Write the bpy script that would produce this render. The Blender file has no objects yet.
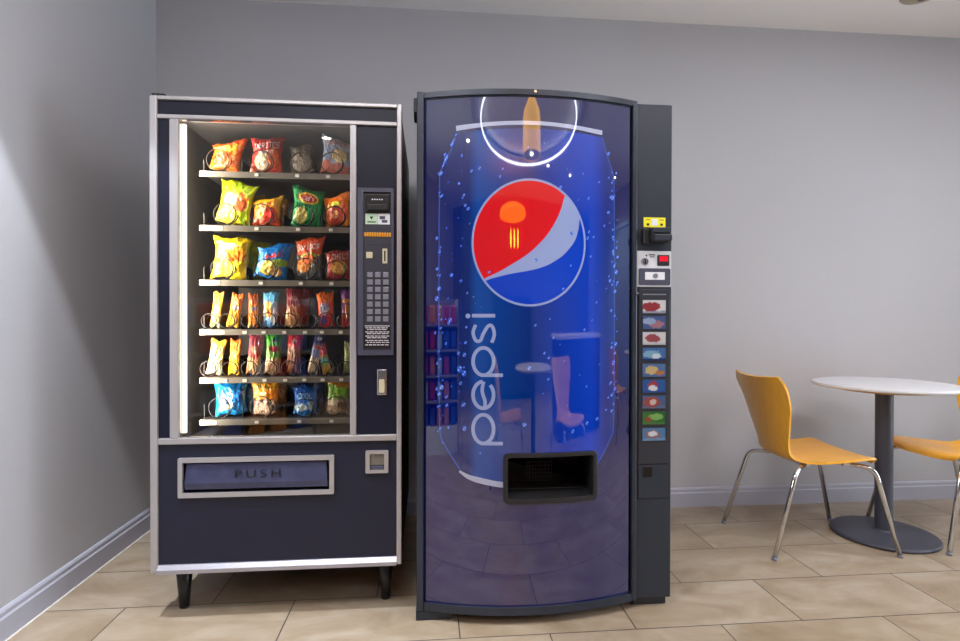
import bpy, bmesh, math, random
from mathutils import Vector, Matrix, noise
random.seed(7)
PI = math.pi
SC = bpy.context.scene
C = SC.collection

# ------------------------------------------------------------------ materials
def lin(c):
    return tuple(((v/255.0)/12.92 if v/255.0 <= 0.04045 else (((v/255.0)+0.055)/1.055)**2.4) for v in c)
def rgba(c): return (*lin(c), 1.0)
MATS = {}
def mat(name, col, rough=0.5, metal=0.0, ior=1.45, bump=0.0, bscale=200.0, vary=0.0, vscale=6.0, emit=None, estr=0.0, coat=0.0, stretch=None):
    m = bpy.data.materials.new(name); m.use_nodes = True; MATS[name] = m
    nt = m.node_tree; N = nt.nodes; L = nt.links
    b = N['Principled BSDF']
    b.inputs['Base Color'].default_value = rgba(col)
    b.inputs['Roughness'].default_value = rough
    b.inputs['Metallic'].default_value = metal
    b.inputs['IOR'].default_value = ior
    b.inputs['Coat Weight'].default_value = coat
    b.inputs['Coat Roughness'].default_value = 0.05
    tc = N.new('ShaderNodeTexCoord')
    if bump or vary:
        mp = N.new('ShaderNodeMapping'); L.new(tc.outputs['Object'], mp.inputs['Vector'])
        if stretch: mp.inputs['Scale'].default_value = stretch
    if vary:
        n = N.new('ShaderNodeTexNoise'); n.inputs['Scale'].default_value = vscale; n.inputs['Detail'].default_value = 5
        L.new(mp.outputs['Vector'], n.inputs['Vector'])
        mr = N.new('ShaderNodeMapRange'); mr.inputs['From Min'].default_value = 0.3; mr.inputs['From Max'].default_value = 0.7
        mr.inputs['To Min'].default_value = 1-vary; mr.inputs['To Max'].default_value = 1+vary
        L.new(n.outputs['Fac'], mr.inputs['Value'])
        vm = N.new('ShaderNodeVectorMath'); vm.operation = 'SCALE'; vm.inputs[0].default_value = lin(col)
        L.new(mr.outputs['Result'], vm.inputs['Scale']); L.new(vm.outputs['Vector'], b.inputs['Base Color'])
    if bump:
        n = N.new('ShaderNodeTexNoise'); n.inputs['Scale'].default_value = bscale; n.inputs['Detail'].default_value = 3
        L.new(mp.outputs['Vector'], n.inputs['Vector'])
        bp = N.new('ShaderNodeBump'); bp.inputs['Strength'].default_value = bump; bp.inputs['Distance'].default_value = 0.002
        L.new(n.outputs['Fac'], bp.inputs['Height']); L.new(bp.outputs['Normal'], b.inputs['Normal'])
    if emit:
        b.inputs['Emission Color'].default_value = rgba(emit); b.inputs['Emission Strength'].default_value = estr
    return m

def print_mat(name, rough, ior=1.5, coat=0.0, metal=0.0, estr=0.0):
    m = bpy.data.materials.new(name); m.use_nodes = True; MATS[name] = m
    N = m.node_tree.nodes; L = m.node_tree.links; b = N['Principled BSDF']
    a = N.new('ShaderNodeAttribute'); a.attribute_name = 'Print'
    L.new(a.outputs['Color'], b.inputs['Base Color'])
    if estr:
        L.new(a.outputs['Color'], b.inputs['Emission Color']); b.inputs['Emission Strength'].default_value = estr
    b.inputs['Roughness'].default_value = rough; b.inputs['IOR'].default_value = ior
    b.inputs['Coat Weight'].default_value = coat; b.inputs['Metallic'].default_value = metal
    return m

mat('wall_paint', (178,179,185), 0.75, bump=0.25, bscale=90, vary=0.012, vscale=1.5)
mat('dimmed_far_wall', (112,116,128), 0.8)  # darkened colour stands in for the dim light at the far end
mat('ceiling_paint', (238,238,238), 0.9)
mat('trim_paint', (168,170,184), 0.45)
mat('navy', (20,24,44), 0.42, bump=0.08, bscale=500)
mat('navy_smooth', (17,20,38), 0.4, ior=1.35)
mat('aluminium', (176,174,176), 0.32, metal=0.55, bump=0.05, bscale=300)
mat('ledge_metal', (172,173,184), 0.34, metal=0.7)
mat('black_metal', (18,18,20), 0.45)
mat('leg_black', (26,27,32), 0.3)
mat('cavity', (58,54,52), 0.6, vary=0.1)
mat('shelf_grey', (112,106,98), 0.45, metal=0.3)
mat('tray_dark', (50,48,48), 0.5)
mat('coil_steel', (38,36,38), 0.35, metal=0.5)
mat('tag_white', (225,222,215), 0.5)
mat('panel_grey', (66,67,84), 0.45)
mat('panel_inner', (50,51,62), 0.45)
mat('flap', (70,74,104), 0.25, metal=0.35, vary=0.15, vscale=25)
mat('flap_text', (20,20,28), 0.5)
mat('key_grey', (118,120,132), 0.35)
mat('glyph', (215,215,222), 0.5)
mat('black', (8,8,10), 0.4)
mat('green_label', (176,205,178), 0.5)
mat('white_label', (214,216,222), 0.5)
mat('amber', (205,140,30), 0.3, emit=(230,150,30), estr=0.15)
mat('cream', (196,190,160), 0.45)
mat('steel', (190,190,196), 0.18, metal=0.9)
mat('frame_grey', (46,52,64), 0.32, metal=0.25, bump=0.1, bscale=60, vary=0.12, vscale=9)
mat('column_grey', (40,46,56), 0.42, metal=0.1, bump=0.06, bscale=300, vary=0.04, vscale=4)
mat('column_dark', (44,46,53), 0.35)
mat('seam', (16,17,20), 0.5)
mat('port_frame', (34,34,36), 0.4)
mat('recess', (12,13,22), 0.3)
mat('recess_flap', (20,24,44), 0.2)
mat('yellow', (228,218,40), 0.45)
mat('white_plate', (200,203,210), 0.4)
mat('red_display', (190,20,40), 0.2, emit=(255,30,50), estr=0.5)
mat('body_black', (26,27,31), 0.5)
mat('chrome', (205,205,208), 0.1, metal=1.0)
mat('plywood', (236,172,58), 0.36, vary=0.07, vscale=5, stretch=(3,22,3), coat=0.25)
mat('rubber', (22,22,24), 0.6)
mat('tabletop', (206,206,210), 0.4)
mat('table_edge', (205,200,196), 0.4)
mat('tan_plate', (170,140,80), 0.5)
mat('pedestal', (62,64,76), 0.5, bump=0.25, bscale=400)
mat('vent_tan', (178,168,148), 0.5)
mat('white_paint', (230,230,232), 0.4)
mat('tube_light', (255,250,235), 0.4, emit=(255,238,205), estr=3.0)
mat('ring_glow', (255,255,255), 0.4, emit=(236,240,255), estr=13)
mat('ring_body', (190,190,205), 0.5)
mat('lamp_glow', (255,255,255), 0.4, emit=(255,244,228), estr=60)
mat('gold_shade', (214,150,60), 0.4, emit=(255,196,70), estr=4.0)
mat('dome_shade', (240,140,40), 0.5, emit=(255,140,30), estr=4.5)
mat('filament', (255,190,60), 0.5, emit=(255,180,50), estr=25)
mat('dark_wood', (40,34,38), 0.5)
mat('blind', (170,200,235), 0.6)
mat('daylight', (200,215,240), 0.6, emit=(190,212,255), estr=2.2)
mat('rack_metal', (150,150,160), 0.4)
mat('pink_uphol', (196,110,110), 0.6)
mat('blue_packet', (40,90,190), 0.4)
mat('red_packet', (200,50,40), 0.4)
mat('orange_packet', (230,140,50), 0.4)
mat('pale_packet', (190,200,215), 0.4)
print_mat('foil_print', 0.28, 1.5, 0.3)
print_mat('backlit_print', 0.15, 1.6)
GI = 2.05
def gloss(name, col, emit=0.0):
    m = mat(name, col, 0.025, ior=GI)
    if emit:
        b = m.node_tree.nodes['Principled BSDF']; b.inputs['Emission Color'].default_value = rgba(col); b.inputs['Emission Strength'].default_value = emit
    return m
gloss('print_navy', (3,9,76), 0.02)
gloss('print_white', (138,154,198), 0.0)
gloss('print_rim', (160,168,196), 0.0)
gloss('print_red', (200,10,22), 0.04)
gloss('print_globe_blue', (0,56,180), 0.03)
gloss('print_drop', (36,88,205), 0.04)
gloss('print_drop_light', (150,180,235), 0.04)
gloss('print_outline', (50,82,170), 0.1)
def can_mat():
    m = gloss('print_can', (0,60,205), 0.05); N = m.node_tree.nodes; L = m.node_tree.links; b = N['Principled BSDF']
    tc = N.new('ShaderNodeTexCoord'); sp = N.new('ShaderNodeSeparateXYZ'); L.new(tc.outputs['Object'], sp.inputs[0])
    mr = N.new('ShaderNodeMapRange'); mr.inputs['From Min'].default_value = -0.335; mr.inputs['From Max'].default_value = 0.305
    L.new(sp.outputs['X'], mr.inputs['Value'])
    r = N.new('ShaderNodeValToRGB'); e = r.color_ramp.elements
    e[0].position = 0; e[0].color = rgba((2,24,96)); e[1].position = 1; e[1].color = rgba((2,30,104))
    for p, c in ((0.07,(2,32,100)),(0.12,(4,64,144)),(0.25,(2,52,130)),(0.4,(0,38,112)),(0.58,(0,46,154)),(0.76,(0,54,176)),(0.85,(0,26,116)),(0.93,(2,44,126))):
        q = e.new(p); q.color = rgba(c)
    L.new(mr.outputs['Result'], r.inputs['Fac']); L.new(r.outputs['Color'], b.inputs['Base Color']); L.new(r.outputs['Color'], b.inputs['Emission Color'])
can_mat()
def glass_mat():
    m = bpy.data.materials.new('window_glass'); m.use_nodes = True; MATS['window_glass'] = m
    N = m.node_tree.nodes; L = m.node_tree.links; N.remove(N['Principled BSDF'])
    t = N.new('ShaderNodeBsdfTransparent'); t.inputs['Color'].default_value = (0.96,0.97,0.97,1)
    g = N.new('ShaderNodeBsdfGlossy'); g.inputs['Roughness'].default_value = 0.01
    f = N.new('ShaderNodeFresnel'); f.inputs['IOR'].default_value = 1.55
    x = N.new('ShaderNodeMixShader'); L.new(f.outputs[0], x.inputs[0]); L.new(t.outputs[0], x.inputs[1]); L.new(g.outputs[0], x.inputs[2])
    L.new(x.outputs[0], N['Material Output'].inputs['Surface'])
glass_mat()
def floor_mat():
    m = bpy.data.materials.new('floor_tile'); m.use_nodes = True; MATS['floor_tile'] = m
    N = m.node_tree.nodes; L = m.node_tree.links; b = N['Principled BSDF']
    tc = N.new('ShaderNodeTexCoord'); mp = N.new('ShaderNodeMapping')
    mp.inputs['Location'].default_value = (-0.7162+6.1, -1.8345+0.305*21, 0); L.new(tc.outputs['Object'], mp.inputs['Vector'])
    br = N.new('ShaderNodeTexBrick'); L.new(mp.outputs['Vector'], br.inputs['Vector'])
    br.offset = 0.5; br.offset_frequency = 2; br.squash = 1.0; br.squash_frequency = 2
    br.inputs['Scale'].default_value = 1; br.inputs['Brick Width'].default_value = 0.61; br.inputs['Row Height'].default_value = 0.305
    br.inputs['Mortar Size'].default_value = 0.0022; br.inputs['Mortar Smooth'].default_value = 0.1; br.inputs['Bias'].default_value = 0
    br.inputs['Color1'].default_value = (0,0,0,1); br.inputs['Color2'].default_value = (1,1,1,1); br.inputs['Mortar'].default_value = (0.5,0.5,0.5,1)
    # each tile samples its own patch of stone
    sep = N.new('ShaderNodeSeparateColor'); L.new(br.outputs['Color'], sep.inputs[0])
    cm = N.new('ShaderNodeCombineXYZ'); mu = N.new('ShaderNodeMath'); mu.operation = 'MULTIPLY'; mu.inputs[1].default_value = 37
    L.new(sep.outputs[0], mu.inputs[0]); L.new(mu.outputs[0], cm.inputs['Z'])
    st = N.new('ShaderNodeMapping'); st.inputs['Scale'].default_value = (1,1.9,1); st.inputs['Rotation'].default_value = (0,0,0.5); L.new(tc.outputs['Object'], st.inputs['Vector'])
    ad = N.new('ShaderNodeVectorMath'); ad.operation = 'ADD'; L.new(st.outputs['Vector'], ad.inputs[0]); L.new(cm.outputs[0], ad.inputs[1])
    n1 = N.new('ShaderNodeTexNoise'); n1.inputs['Scale'].default_value = 3.2; n1.inputs['Detail'].default_value = 7; n1.inputs['Roughness'].default_value = 0.6; n1.inputs['Distortion'].default_value = 0.6
    L.new(ad.outputs[0], n1.inputs['Vector'])
    r = N.new('ShaderNodeValToRGB'); e = r.color_ramp.elements; e[0].position = 0.28; e[0].color = rgba((138,120,98)); e[1].position = 0.72; e[1].color = rgba((176,165,149))
    q = e.new(0.5); q.color = rgba((158,143,122)); L.new(n1.outputs['Fac'], r.inputs['Fac'])
    mx = N.new('ShaderNodeMix'); mx.data_type = 'RGBA'; L.new(br.outputs['Fac'], mx.inputs['Factor'])
    L.new(r.outputs['Color'], mx.inputs['A']); mx.inputs['B'].default_value = rgba((62,56,52)); L.new(mx.outputs['Result'], b.inputs['Base Color'])
    rr = N.new('ShaderNodeMapRange'); rr.inputs['To Min'].default_value = 0.24; rr.inputs['To Max'].default_value = 0.38; L.new(n1.outputs['Fac'], rr.inputs['Value'])
    L.new(rr.outputs['Result'], b.inputs['Roughness'])
    bp = N.new('ShaderNodeBump'); bp.inputs['Strength'].default_value = 0.4; bp.inputs['Distance'].default_value = 0.002; bp.invert = True
    L.new(br.outputs['Fac'], bp.inputs['Height']); L.new(bp.outputs['Normal'], b.inputs['Normal'])
floor_mat()

# ------------------------------------------------------------------ mesh helpers
def B(): return bmesh.new()
def box(bm, x0, x1, y0, y1, z0, z1, bev=0.0, seg=2, M=None):
    vs = [bm.verts.new((x, y, z)) for x in (x0, x1) for y in (y0, y1) for z in (z0, z1)]
    q = [(0,1,3,2),(4,6,7,5),(0,4,5,1),(2,3,7,6),(0,2,6,4),(1,5,7,3)]
    fs = [bm.faces.new([vs[i] for i in f]) for f in q]
    if bev:
        es = list({e for f in fs for e in f.edges})
        r = bmesh.ops.bevel(bm, geom=es, offset=bev, segments=seg, affect='EDGES', profile=0.5)
        vs = list({v for v in r['verts']} | {v for v in vs if v.is_valid})
    if M is not None: bmesh.ops.transform(bm, matrix=M, verts=vs)
    return bm
def tube(bm, pts, r, n=10, cap=True, radii=None, closed=False):
    pts = [Vector(p) for p in pts]; rings = []; up = None; K = len(pts)
    for i, p in enumerate(pts):
        if closed: t = (pts[(i+1) % K]-pts[i-1]).normalized()
        else: t = (pts[min(i+1, K-1)]-pts[max(i-1, 0)]).normalized()
        if up is None: up = Vector((0,0,1)) if abs(t.z) < 0.9 else Vector((1,0,0))
        a = t.cross(up).normalized(); b = a.cross(t).normalized(); up = b
        rr = radii[i] if radii else r
        rings.append([bm.verts.new(p+(a*math.cos(2*PI*k/n)+b*math.sin(2*PI*k/n))*rr) for k in range(n)])
    for i in range(K if closed else K-1):
        A = rings[i]; Z = rings[(i+1) % K]
        for k in range(n): bm.faces.new((A[k], A[(k+1) % n], Z[(k+1) % n], Z[k])).smooth = True
    if cap and not closed:
        bm.faces.new(rings[0]); bm.faces.new(rings[-1])
    return bm
def lathe(bm, prof, cx=0, cy=0, n=48, smooth=True):
    rings = []
    for r, z in prof:
        if r < 1e-6: rings.append([bm.verts.new((cx, cy, z))])
        else: rings.append([bm.verts.new((cx+r*math.cos(2*PI*k/n), cy+r*math.sin(2*PI*k/n), z)) for k in range(n)])
    for A, Z in zip(rings, rings[1:]):
        for k in range(n):
            a = [A[k % len(A)], A[(k+1) % len(A)], Z[(k+1) % len(Z)], Z[k % len(Z)]]
            a = [v for i, v in enumerate(a) if v not in a[:i]]
            if len(a) > 2: bm.faces.new(a).smooth = smooth
    return bm
def fillet(pts, r, seg=6):
    pts = [Vector(p) for p in pts]; out = [pts[0]]
    for a, b, c in zip(pts, pts[1:], pts[2:]):
        u = (a-b); v = (c-b); d = min(r, u.length*0.49, v.length*0.49); u = u.normalized()*d; v = v.normalized()*d
        for i in range(seg+1):
            t = i/seg; out.append(b+u*(1-t)**2+v*t**2)
    out.append(pts[-1]); return out
def rrect(x0, x1, z0, z1, r, n=6):
    p = []
    for cx, cz, a0 in ((x1-r, z1-r, 0), (x0+r, z1-r, 90), (x0+r, z0+r, 180), (x1-r, z0+r, 270)):
        for i in range(n+1):
            a = math.radians(a0+90*i/n); p.append((cx+r*math.cos(a), cz+r*math.sin(a)))
    return p
def ring_plate(bm, outer, inner, y0, y1):
    n = len(outer)
    L = [[bm.verts.new((x, y, z)) for x, z in q] for q, y in ((outer, y0), (inner, y0), (inner, y1), (outer, y1))]
    for a, b in ((0,1),(1,2),(2,3),(3,0)):
        for k in range(n): bm.faces.new((L[a][k], L[a][(k+1) % n], L[b][(k+1) % n], L[b][k]))
    return bm
def plate(bm, outline, y0, y1):
    n = len(outline); A = [bm.verts.new((x, y0, z)) for x, z in outline]; Z = [bm.verts.new((x, y1, z)) for x, z in outline]
    bm.faces.new(A); bm.faces.new(Z[::-1])
    for k in range(n): bm.faces.new((A[k], A[(k+1) % n], Z[(k+1) % n], Z[k]))
    return bm
def root_of(o):
    while o.parent: o = o.parent
    return o
def link(name, me, m, parent=None):
    o = bpy.data.objects.new(name, me); C.objects.link(o)
    if m: me.materials.append(MATS[m])
    if parent: o.parent = parent
    return o
def obj(name, bm, m, parent=None, origin=None, smooth=None):
    """one mesh object; vertices are given in world metres (or the thing's own frame when its root sits at 0)"""
    bmesh.ops.recalc_face_normals(bm, faces=bm.faces)
    off = root_of(parent)['_o'] if parent and '_o' in root_of(parent) else (origin or (0,0,0))
    bmesh.ops.translate(bm, vec=-Vector(off), verts=bm.verts)
    me = bpy.data.meshes.new(name); bm.to_mesh(me); bm.free()
    if smooth is not None:
        me.polygons.foreach_set('use_smooth', [True]*len(me.polygons)); me.set_sharp_from_angle(angle=math.radians(smooth))
    o = link(name, me, m, parent)
    if not parent: o.location = off
    return o
def tag(o, label, cat, group=None):
    o['label'] = label; o['category'] = cat
    if group: o['group'] = group
    return o
def thing(name, label, cat, loc, group=None):
    o = bpy.data.objects.new(name, None); C.objects.link(o); o.location = loc; o['_o'] = tuple(loc); o.empty_display_size = 0.1
    return tag(o, label, cat, group)
def struct(name, bm, m, parent=None):
    o = obj(name, bm, m, parent)
    if not parent: o['kind'] = 'structure'
    return o
def copy_tree(o, parent=None):
    c = o.copy(); C.objects.link(c)
    if parent: c.parent = parent
    for ch in o.children: copy_tree(ch, c)
    return c
def txt(s, size):
    cu = bpy.data.curves.new('t', 'FONT'); cu.body = s; cu.size = size; cu.align_x = 'CENTER'; cu.align_y = 'CENTER'; cu.space_character = 1.35
    o = bpy.data.objects.new('t', cu); C.objects.link(o)
    bpy.context.view_layer.update()
    me = bpy.data.meshes.new_from_object(o.evaluated_get(bpy.context.evaluated_depsgraph_get()))
    bpy.data.objects.remove(o); bm = B(); bm.from_mesh(me); bpy.data.meshes.remove(me); return bm

# ------------------------------------------------------------------ the room
XL, XR, YW, H, YB = -1.411, 4.9, 3.008, 2.744, -3.9
bm = B(); box(bm, -2.9, XR+0.1, YB-0.1, YW+0.1, -0.1, 0); struct('floor', bm, 'floor_tile')
bm = B(); box(bm, -2.9, XR+0.1, YB-0.1, YW+0.1, H, H+0.1); struct('ceiling', bm, 'ceiling_paint')
bm = B(); box(bm, XL-0.1, XR+0.1, YW, YW+0.1, 0, H); struct('wall_back', bm, 'wall_paint')
bm = B(); box(bm, XL-0.1, XL, 0.7, YW, 0, H); box(bm, -2.9, XL-0.1, 0.7, 0.8, 0, H); box(bm, -2.9, -2.8, YB, -1.0, 0, H); box(bm, -2.9, -2.8, 0.5, 0.7, 0, H); box(bm, -2.9, -2.8, -1.0, 0.5, 0, 0.08); box(bm, -2.9, -2.8, -1.0, 0.5, 2.3, H); struct('wall_left', bm, 'wall_paint')
bm = B(); box(bm, -2.9, XR, YB-0.1, YB, 0, H); struct('wall_front', bm, 'dimmed_far_wall')
bm = B()
wy0, wy1, wz0, wz1 = -0.45, 1.9, 0.08, 2.3
box(bm, XR, XR+0.1, YB, wy0, 0, H); box(bm, XR, XR+0.1, wy1, YW, 0, H); box(bm, XR, XR+0.1, wy0, wy1, 0, wz0); box(bm, XR, XR+0.1, wy0, wy1, wz1, H)
struct('wall_right', bm, 'wall_paint')
bm = B()
for a in (wy0, (wy0+wy1)/2-0.03, wy1-0.06): box(bm, XR+0.02, XR+0.08, a, a+0.06, wz0, wz1)
box(bm, XR+0.02, XR+0.08, wy0, wy1, wz0, wz0+0.06); box(bm, XR+0.02, XR+0.08, wy0, wy1, wz1-0.06, wz1)
w = struct('window_1', bm, 'white_paint')
bm = B(); box(bm, XR+0.045, XR+0.05, wy0, wy1, wz0, wz1); struct('pane', bm, 'window_glass', w)
bm = B()
for a in (-1.0, 0.44): box(bm, -2.88, -2.82, a, a+0.06, 0.08, 2.3)
box(bm, -2.88, -2.82, -1.0, 0.5, 0.08, 0.14); box(bm, -2.88, -2.82, -1.0, 0.5, 2.24, 2.3)
w = struct('fill_window', bm, 'white_paint')  # unseen window, added to let fill light in from the left
bm = B(); box(bm, -2.855, -2.85, -1.0, 0.5, 0.08, 2.3); struct('pane', bm, 'window_glass', w)
def baseboard(name, p0, p1, nrm):
    prof = [(0,0),(0.016,0),(0.016,0.078),(0.011,0.084),(0.011,0.098),(0.006,0.106),(0,0.108)]
    bm = B(); A = [bm.verts.new((p0[0]+nrm[0]*d, p0[1]+nrm[1]*d, z)) for d, z in prof]; Z = [bm.verts.new((p1[0]+nrm[0]*d, p1[1]+nrm[1]*d, z)) for d, z in prof]
    n = len(prof); bm.faces.new(A); bm.faces.new(Z)
    for k in range(n): bm.faces.new((A[k], A[(k+1) % n], Z[(k+1) % n], Z[k]))
    struct(name, bm, 'trim_paint')
baseboard('baseboard_left', (XL, 0.7), (XL, YW), (1,0))
baseboard('baseboard_back', (XL+0.016, YW), (XR, YW), (0,-1))
baseboard('baseboard_right', (XR, YW-0.016), (XR, YB), (-1,0))

bm = B(); box(bm, XL+0.0161, XL+0.021, 0.7, YW-0.0165, 0.0002, 0.004); struct('trim_1', bm, 'tag_white')

# ------------------------------------------------------------------ snack vending machine
SX0, SX1, SY, SZ0, SZ1 = -0.973, -0.098, 2.03, 0.172, 1.852
sm = thing('snack_vending_machine', 'tall dark navy snack vending machine with silver edge trim and lit glass front', 'vending machine', ((SX0+SX1)/2, SY+0.42, 0))
bm = B()
box(bm, SX0+0.005, -0.905, SY+0.03, 2.90, SZ0, SZ1-0.012)
box(bm, -0.275, SX1-0.005, SY+0.03, 2.90, SZ0, SZ1-0.012)
box(bm, -0.905, -0.275, 2.72, 2.90, SZ0, SZ1-0.012)
box(bm, -0.905, -0.275, SY+0.03, 2.72, SZ0, 0.618)
box(bm, -0.905, -0.275, SY+0.03, 2.72, 1.80, SZ1-0.012)
obj('cabinet', bm, 'black_metal', sm)
bm = B()
for args in ((-0.9045,-0.901,SY+0.032,2.716,0.620,1.798),(-0.279,-0.2755,SY+0.032,2.716,0.620,1.798),(-0.901,-0.279,2.712,2.7195,0.620,1.798),(-0.901,-0.279,SY+0.04,2.712,0.6185,0.623),(-0.901,-0.279,SY+0.04,2.712,1.7925,1.7995)):
    box(bm, *args)
obj('liner', bm, 'cavity', sm)
# door skins
bm = B(); box(bm, -0.948, -0.116, SY+0.004, SY+0.029, 1.787, 1.838, 0.002); obj('header_panel', bm, 'navy_smooth', sm)
bm = B(); box(bm, -0.948, -0.907, SY+0.004, SY+0.029, 0.648, 1.772, 0.001); obj('side_panel', bm, 'navy_smooth', sm)
bm = B(); box(bm, -0.261, -0.116, SY+0.004, SY+0.029, 0.648, 1.772, 0.001); obj('control_panel', bm, 'navy_smooth', sm)
DX0, DX1, DZ0, DZ1 = -0.864, -0.356, 0.452, 0.561
bm = B()
for x0, x1, z0, z1 in ((-0.948,DX0,0.199,0.626),(DX1,-0.116,0.199,0.626),(DX0,DX1,0.199,DZ0),(DX0,DX1,DZ1,0.626)):
    box(bm, x0, x1, SY+0.004, SY+0.029, z0, z1)
bmesh.ops.remove_doubles(bm, verts=bm.verts, dist=1e-5)
obj('lower_panel', bm, 'navy', sm)
# silver trims
def trim(x0, x1, z0, z1, name='trim_strip', m='aluminium', y0=SY-0.006, y1=SY+0.029, bev=0.003):
    bm = B(); box(bm, x0, x1, y0, y1, z0, z1, bev); return obj(name, bm, m, sm)
trim(SX0, -0.948, SZ0, SZ1); trim(-0.116, SX1, SZ0, SZ1)
trim(-0.948, -0.116, 1.838, SZ1); trim(-0.948, -0.116, 1.772, 1.787)
trim(-0.907, -0.877, 0.648, 1.772); trim(-0.284, -0.261, 0.648, 1.772); trim(-0.948, -0.116, 0.626, 0.648)
bm = B()
prof = [(SY+0.004,0.200),(SY-0.003,0.200),(SY-0.014,0.186),(SY-0.014,0.172),(SY+0.029,0.172),(SY+0.029,0.200)]
A = [bm.verts.new((-0.948,y,z)) for y,z in prof]; Z = [bm.verts.new((-0.116,y,z)) for y,z in prof]
bm.faces.new(A); bm.faces.new(Z)
for k in range(6): bm.faces.new((A[k],A[(k+1)%6],Z[(k+1)%6],Z[k]))
obj('kick_ledge', bm, 'ledge_metal', sm)
bm = B(); box(bm, SX0-0.002, -0.93, SY+0.012, SY+0.10, SZ1+0.001, SZ1+0.014, 0.003); obj('hinge', bm, 'black_metal', sm)
bm = B(); box(bm, SX0-0.002, -0.94, SY+0.03, SY+0.10, SZ0-0.014, SZ0-0.001, 0.003); obj('hinge', bm, 'black_metal', sm)
# glass
bm = B(); box(bm, -0.8765, -0.2845, SY+0.010, SY+0.015, 0.649, 1.7715); obj('glass', bm, 'window_glass', sm)
bm = B(); tube(bm, [(-0.8745,2.066,0.66),(-0.8745,2.066,1.765)], 0.009, 14); lt = obj('light_tube', bm, 'tube_light', sm)
# legs
for x, y in ((-0.900,2.125),(-0.163,2.125),(-0.900,2.80),(-0.163,2.80)):
    bm = B(); tube(bm, [(x,y,0.008),(x,y,0.171)], 0, 16, radii=[0.017,0.031]); lathe(bm, [(0,0),(0.014,0),(0.017,0.004),(0.017,0.010),(0,0.010)], x, y, 16)
    obj('leg', bm, 'leg_black', sm)
# delivery door
bm = B(); ring_plate(bm, rrect(-0.879,-0.340,0.437,0.577,0.003), rrect(DX0,DX1,DZ0,DZ1,0.003), SY-0.008, SY+0.004); obj('delivery_frame', bm, 'aluminium', sm)
bm = B()
box(bm, DX0, DX1, SY+0.0291, SY+0.0299, DZ0, DZ1); obj('delivery_recess', bm, 'black', sm)
bm = B()
pr = [(SY+0.001,DZ1-0.006),(SY-0.004,DZ1-0.075),(SY+0.002,DZ0+0.012),(SY+0.010,DZ0+0.012),(SY+0.012,DZ1-0.006)]
A = [bm.verts.new((DX0+0.012+(0 if i in (0,4) else -0.006),y,z)) for i,(y,z) in enumerate(pr)]; Z = [bm.verts.new((DX1-0.012+(0 if i in (0,4) else 0.004),y,z)) for i,(y,z) in enumerate(pr)]
bm.faces.new(A); bm.faces.new(Z)
for k in range(5): bm.faces.new((A[k],A[(k+1)%5],Z[(k+1)%5],Z[k]))
fl = obj('push_flap', bm, 'flap', sm)
bm = txt('PUSH', 0.042); bmesh.ops.transform(bm, matrix=Matrix.Translation((-0.606, SY-0.0050, 0.515)) @ Matrix.Rotation(PI/2+0.066,4,'X') @ Matrix.Scale(1.35,4,(1,0,0)), verts=bm.verts); obj('lettering', bm, 'flap_text', fl)
# coin return
bm = B(); ring_plate(bm, rrect(-0.228,-0.146,0.508,0.590,0.004), rrect(-0.213,-0.161,0.520,0.578,0.003), SY-0.006, SY+0.004); cr = obj('coin_return', bm, 'aluminium', sm)
bm = B(); box(bm, -0.213,-0.161,SY-0.001,SY+0.0035,0.537,0.578); obj('flap', bm, 'shelf_grey', cr)
bm = B(); box(bm, -0.212,-0.162,SY-0.003,SY+0.0035,0.5205,0.534,0.002); obj('cup', bm, 'panel_grey', cr)
# control cluster
bm = B(); ring_plate(bm, rrect(-0.256,-0.127,0.938,1.545,0.004), rrect(-0.236,-0.136,0.956,1.530,0.003), SY-0.008, SY+0.004); obj('bezel', bm, 'panel_grey', sm)
bm = B(); box(bm, -0.236,-0.136,SY-0.001,SY+0.0035,0.956,1.530); pl = obj('keypad_panel', bm, 'panel_inner', sm)
bm = B(); box(bm, -0.229,-0.141,SY-0.012,SY-0.001,1.457,1.522,0.003); bv = obj('bill_acceptor', bm, 'black', sm)
bm = B(); box(bm, -0.222,-0.148,SY-0.020,SY-0.012,1.462,1.484,0.003); obj('lip', bm, 'seam', bv)
bm = B()
for i in range(5): box(bm, -0.205+i*0.0085,-0.200+i*0.0085,SY-0.0127,SY-0.012,1.500,1.504)
obj('marking', bm, 'glyph', bv)
bm = B(); box(bm, -0.229,-0.185,SY-0.003,SY-0.001,1.414,1.453); gl = obj('note_label', bm, 'green_label', sm)
bm = B(); bm.faces.new([bm.verts.new(v) for v in ((-0.214,SY-0.0035,1.442),(-0.200,SY-0.0035,1.442),(-0.207,SY-0.0035,1.430))]); box(bm,-0.222,-0.192,SY-0.0036,SY-0.003,1.420,1.424); obj('arrow', bm, 'seam', gl)
bm = B(); box(bm, -0.184,-0.141,SY-0.003,SY-0.001,1.414,1.453); wl = obj('note_label', bm, 'white_label', sm)
bm = B(); box(bm,-0.178,-0.158,SY-0.0036,SY-0.003,1.432,1.444); box(bm,-0.170,-0.150,SY-0.0036,SY-0.003,1.420,1.430); obj('marking', bm, 'panel_grey', wl)
bm = B()
for i in range(11): box(bm, -0.233+i*0.0089,-0.2262+i*0.0089,SY-0.004,SY-0.001,1.369,1.384,0.001)
obj('amber_strip', bm, 'amber', sm)
bm = B(); box(bm, -0.236,-0.136,SY-0.0015,SY-0.001,1.3385,1.340); obj('seam_line', bm, 'seam', sm)
bm = B(); box(bm, -0.226,-0.203,SY-0.006,SY-0.001,1.290,1.313,0.002); obj('push_button', bm, 'cream', sm)
bm = B(); box(bm, -0.168,-0.150,SY-0.004,SY-0.001,1.272,1.326,0.002); cs = obj('coin_slot', bm, 'cream', sm)
bm = B(); box(bm, -0.1615,-0.1565,SY-0.0045,SY-0.004,1.280,1.318); obj('slit', bm, 'black', cs)
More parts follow.
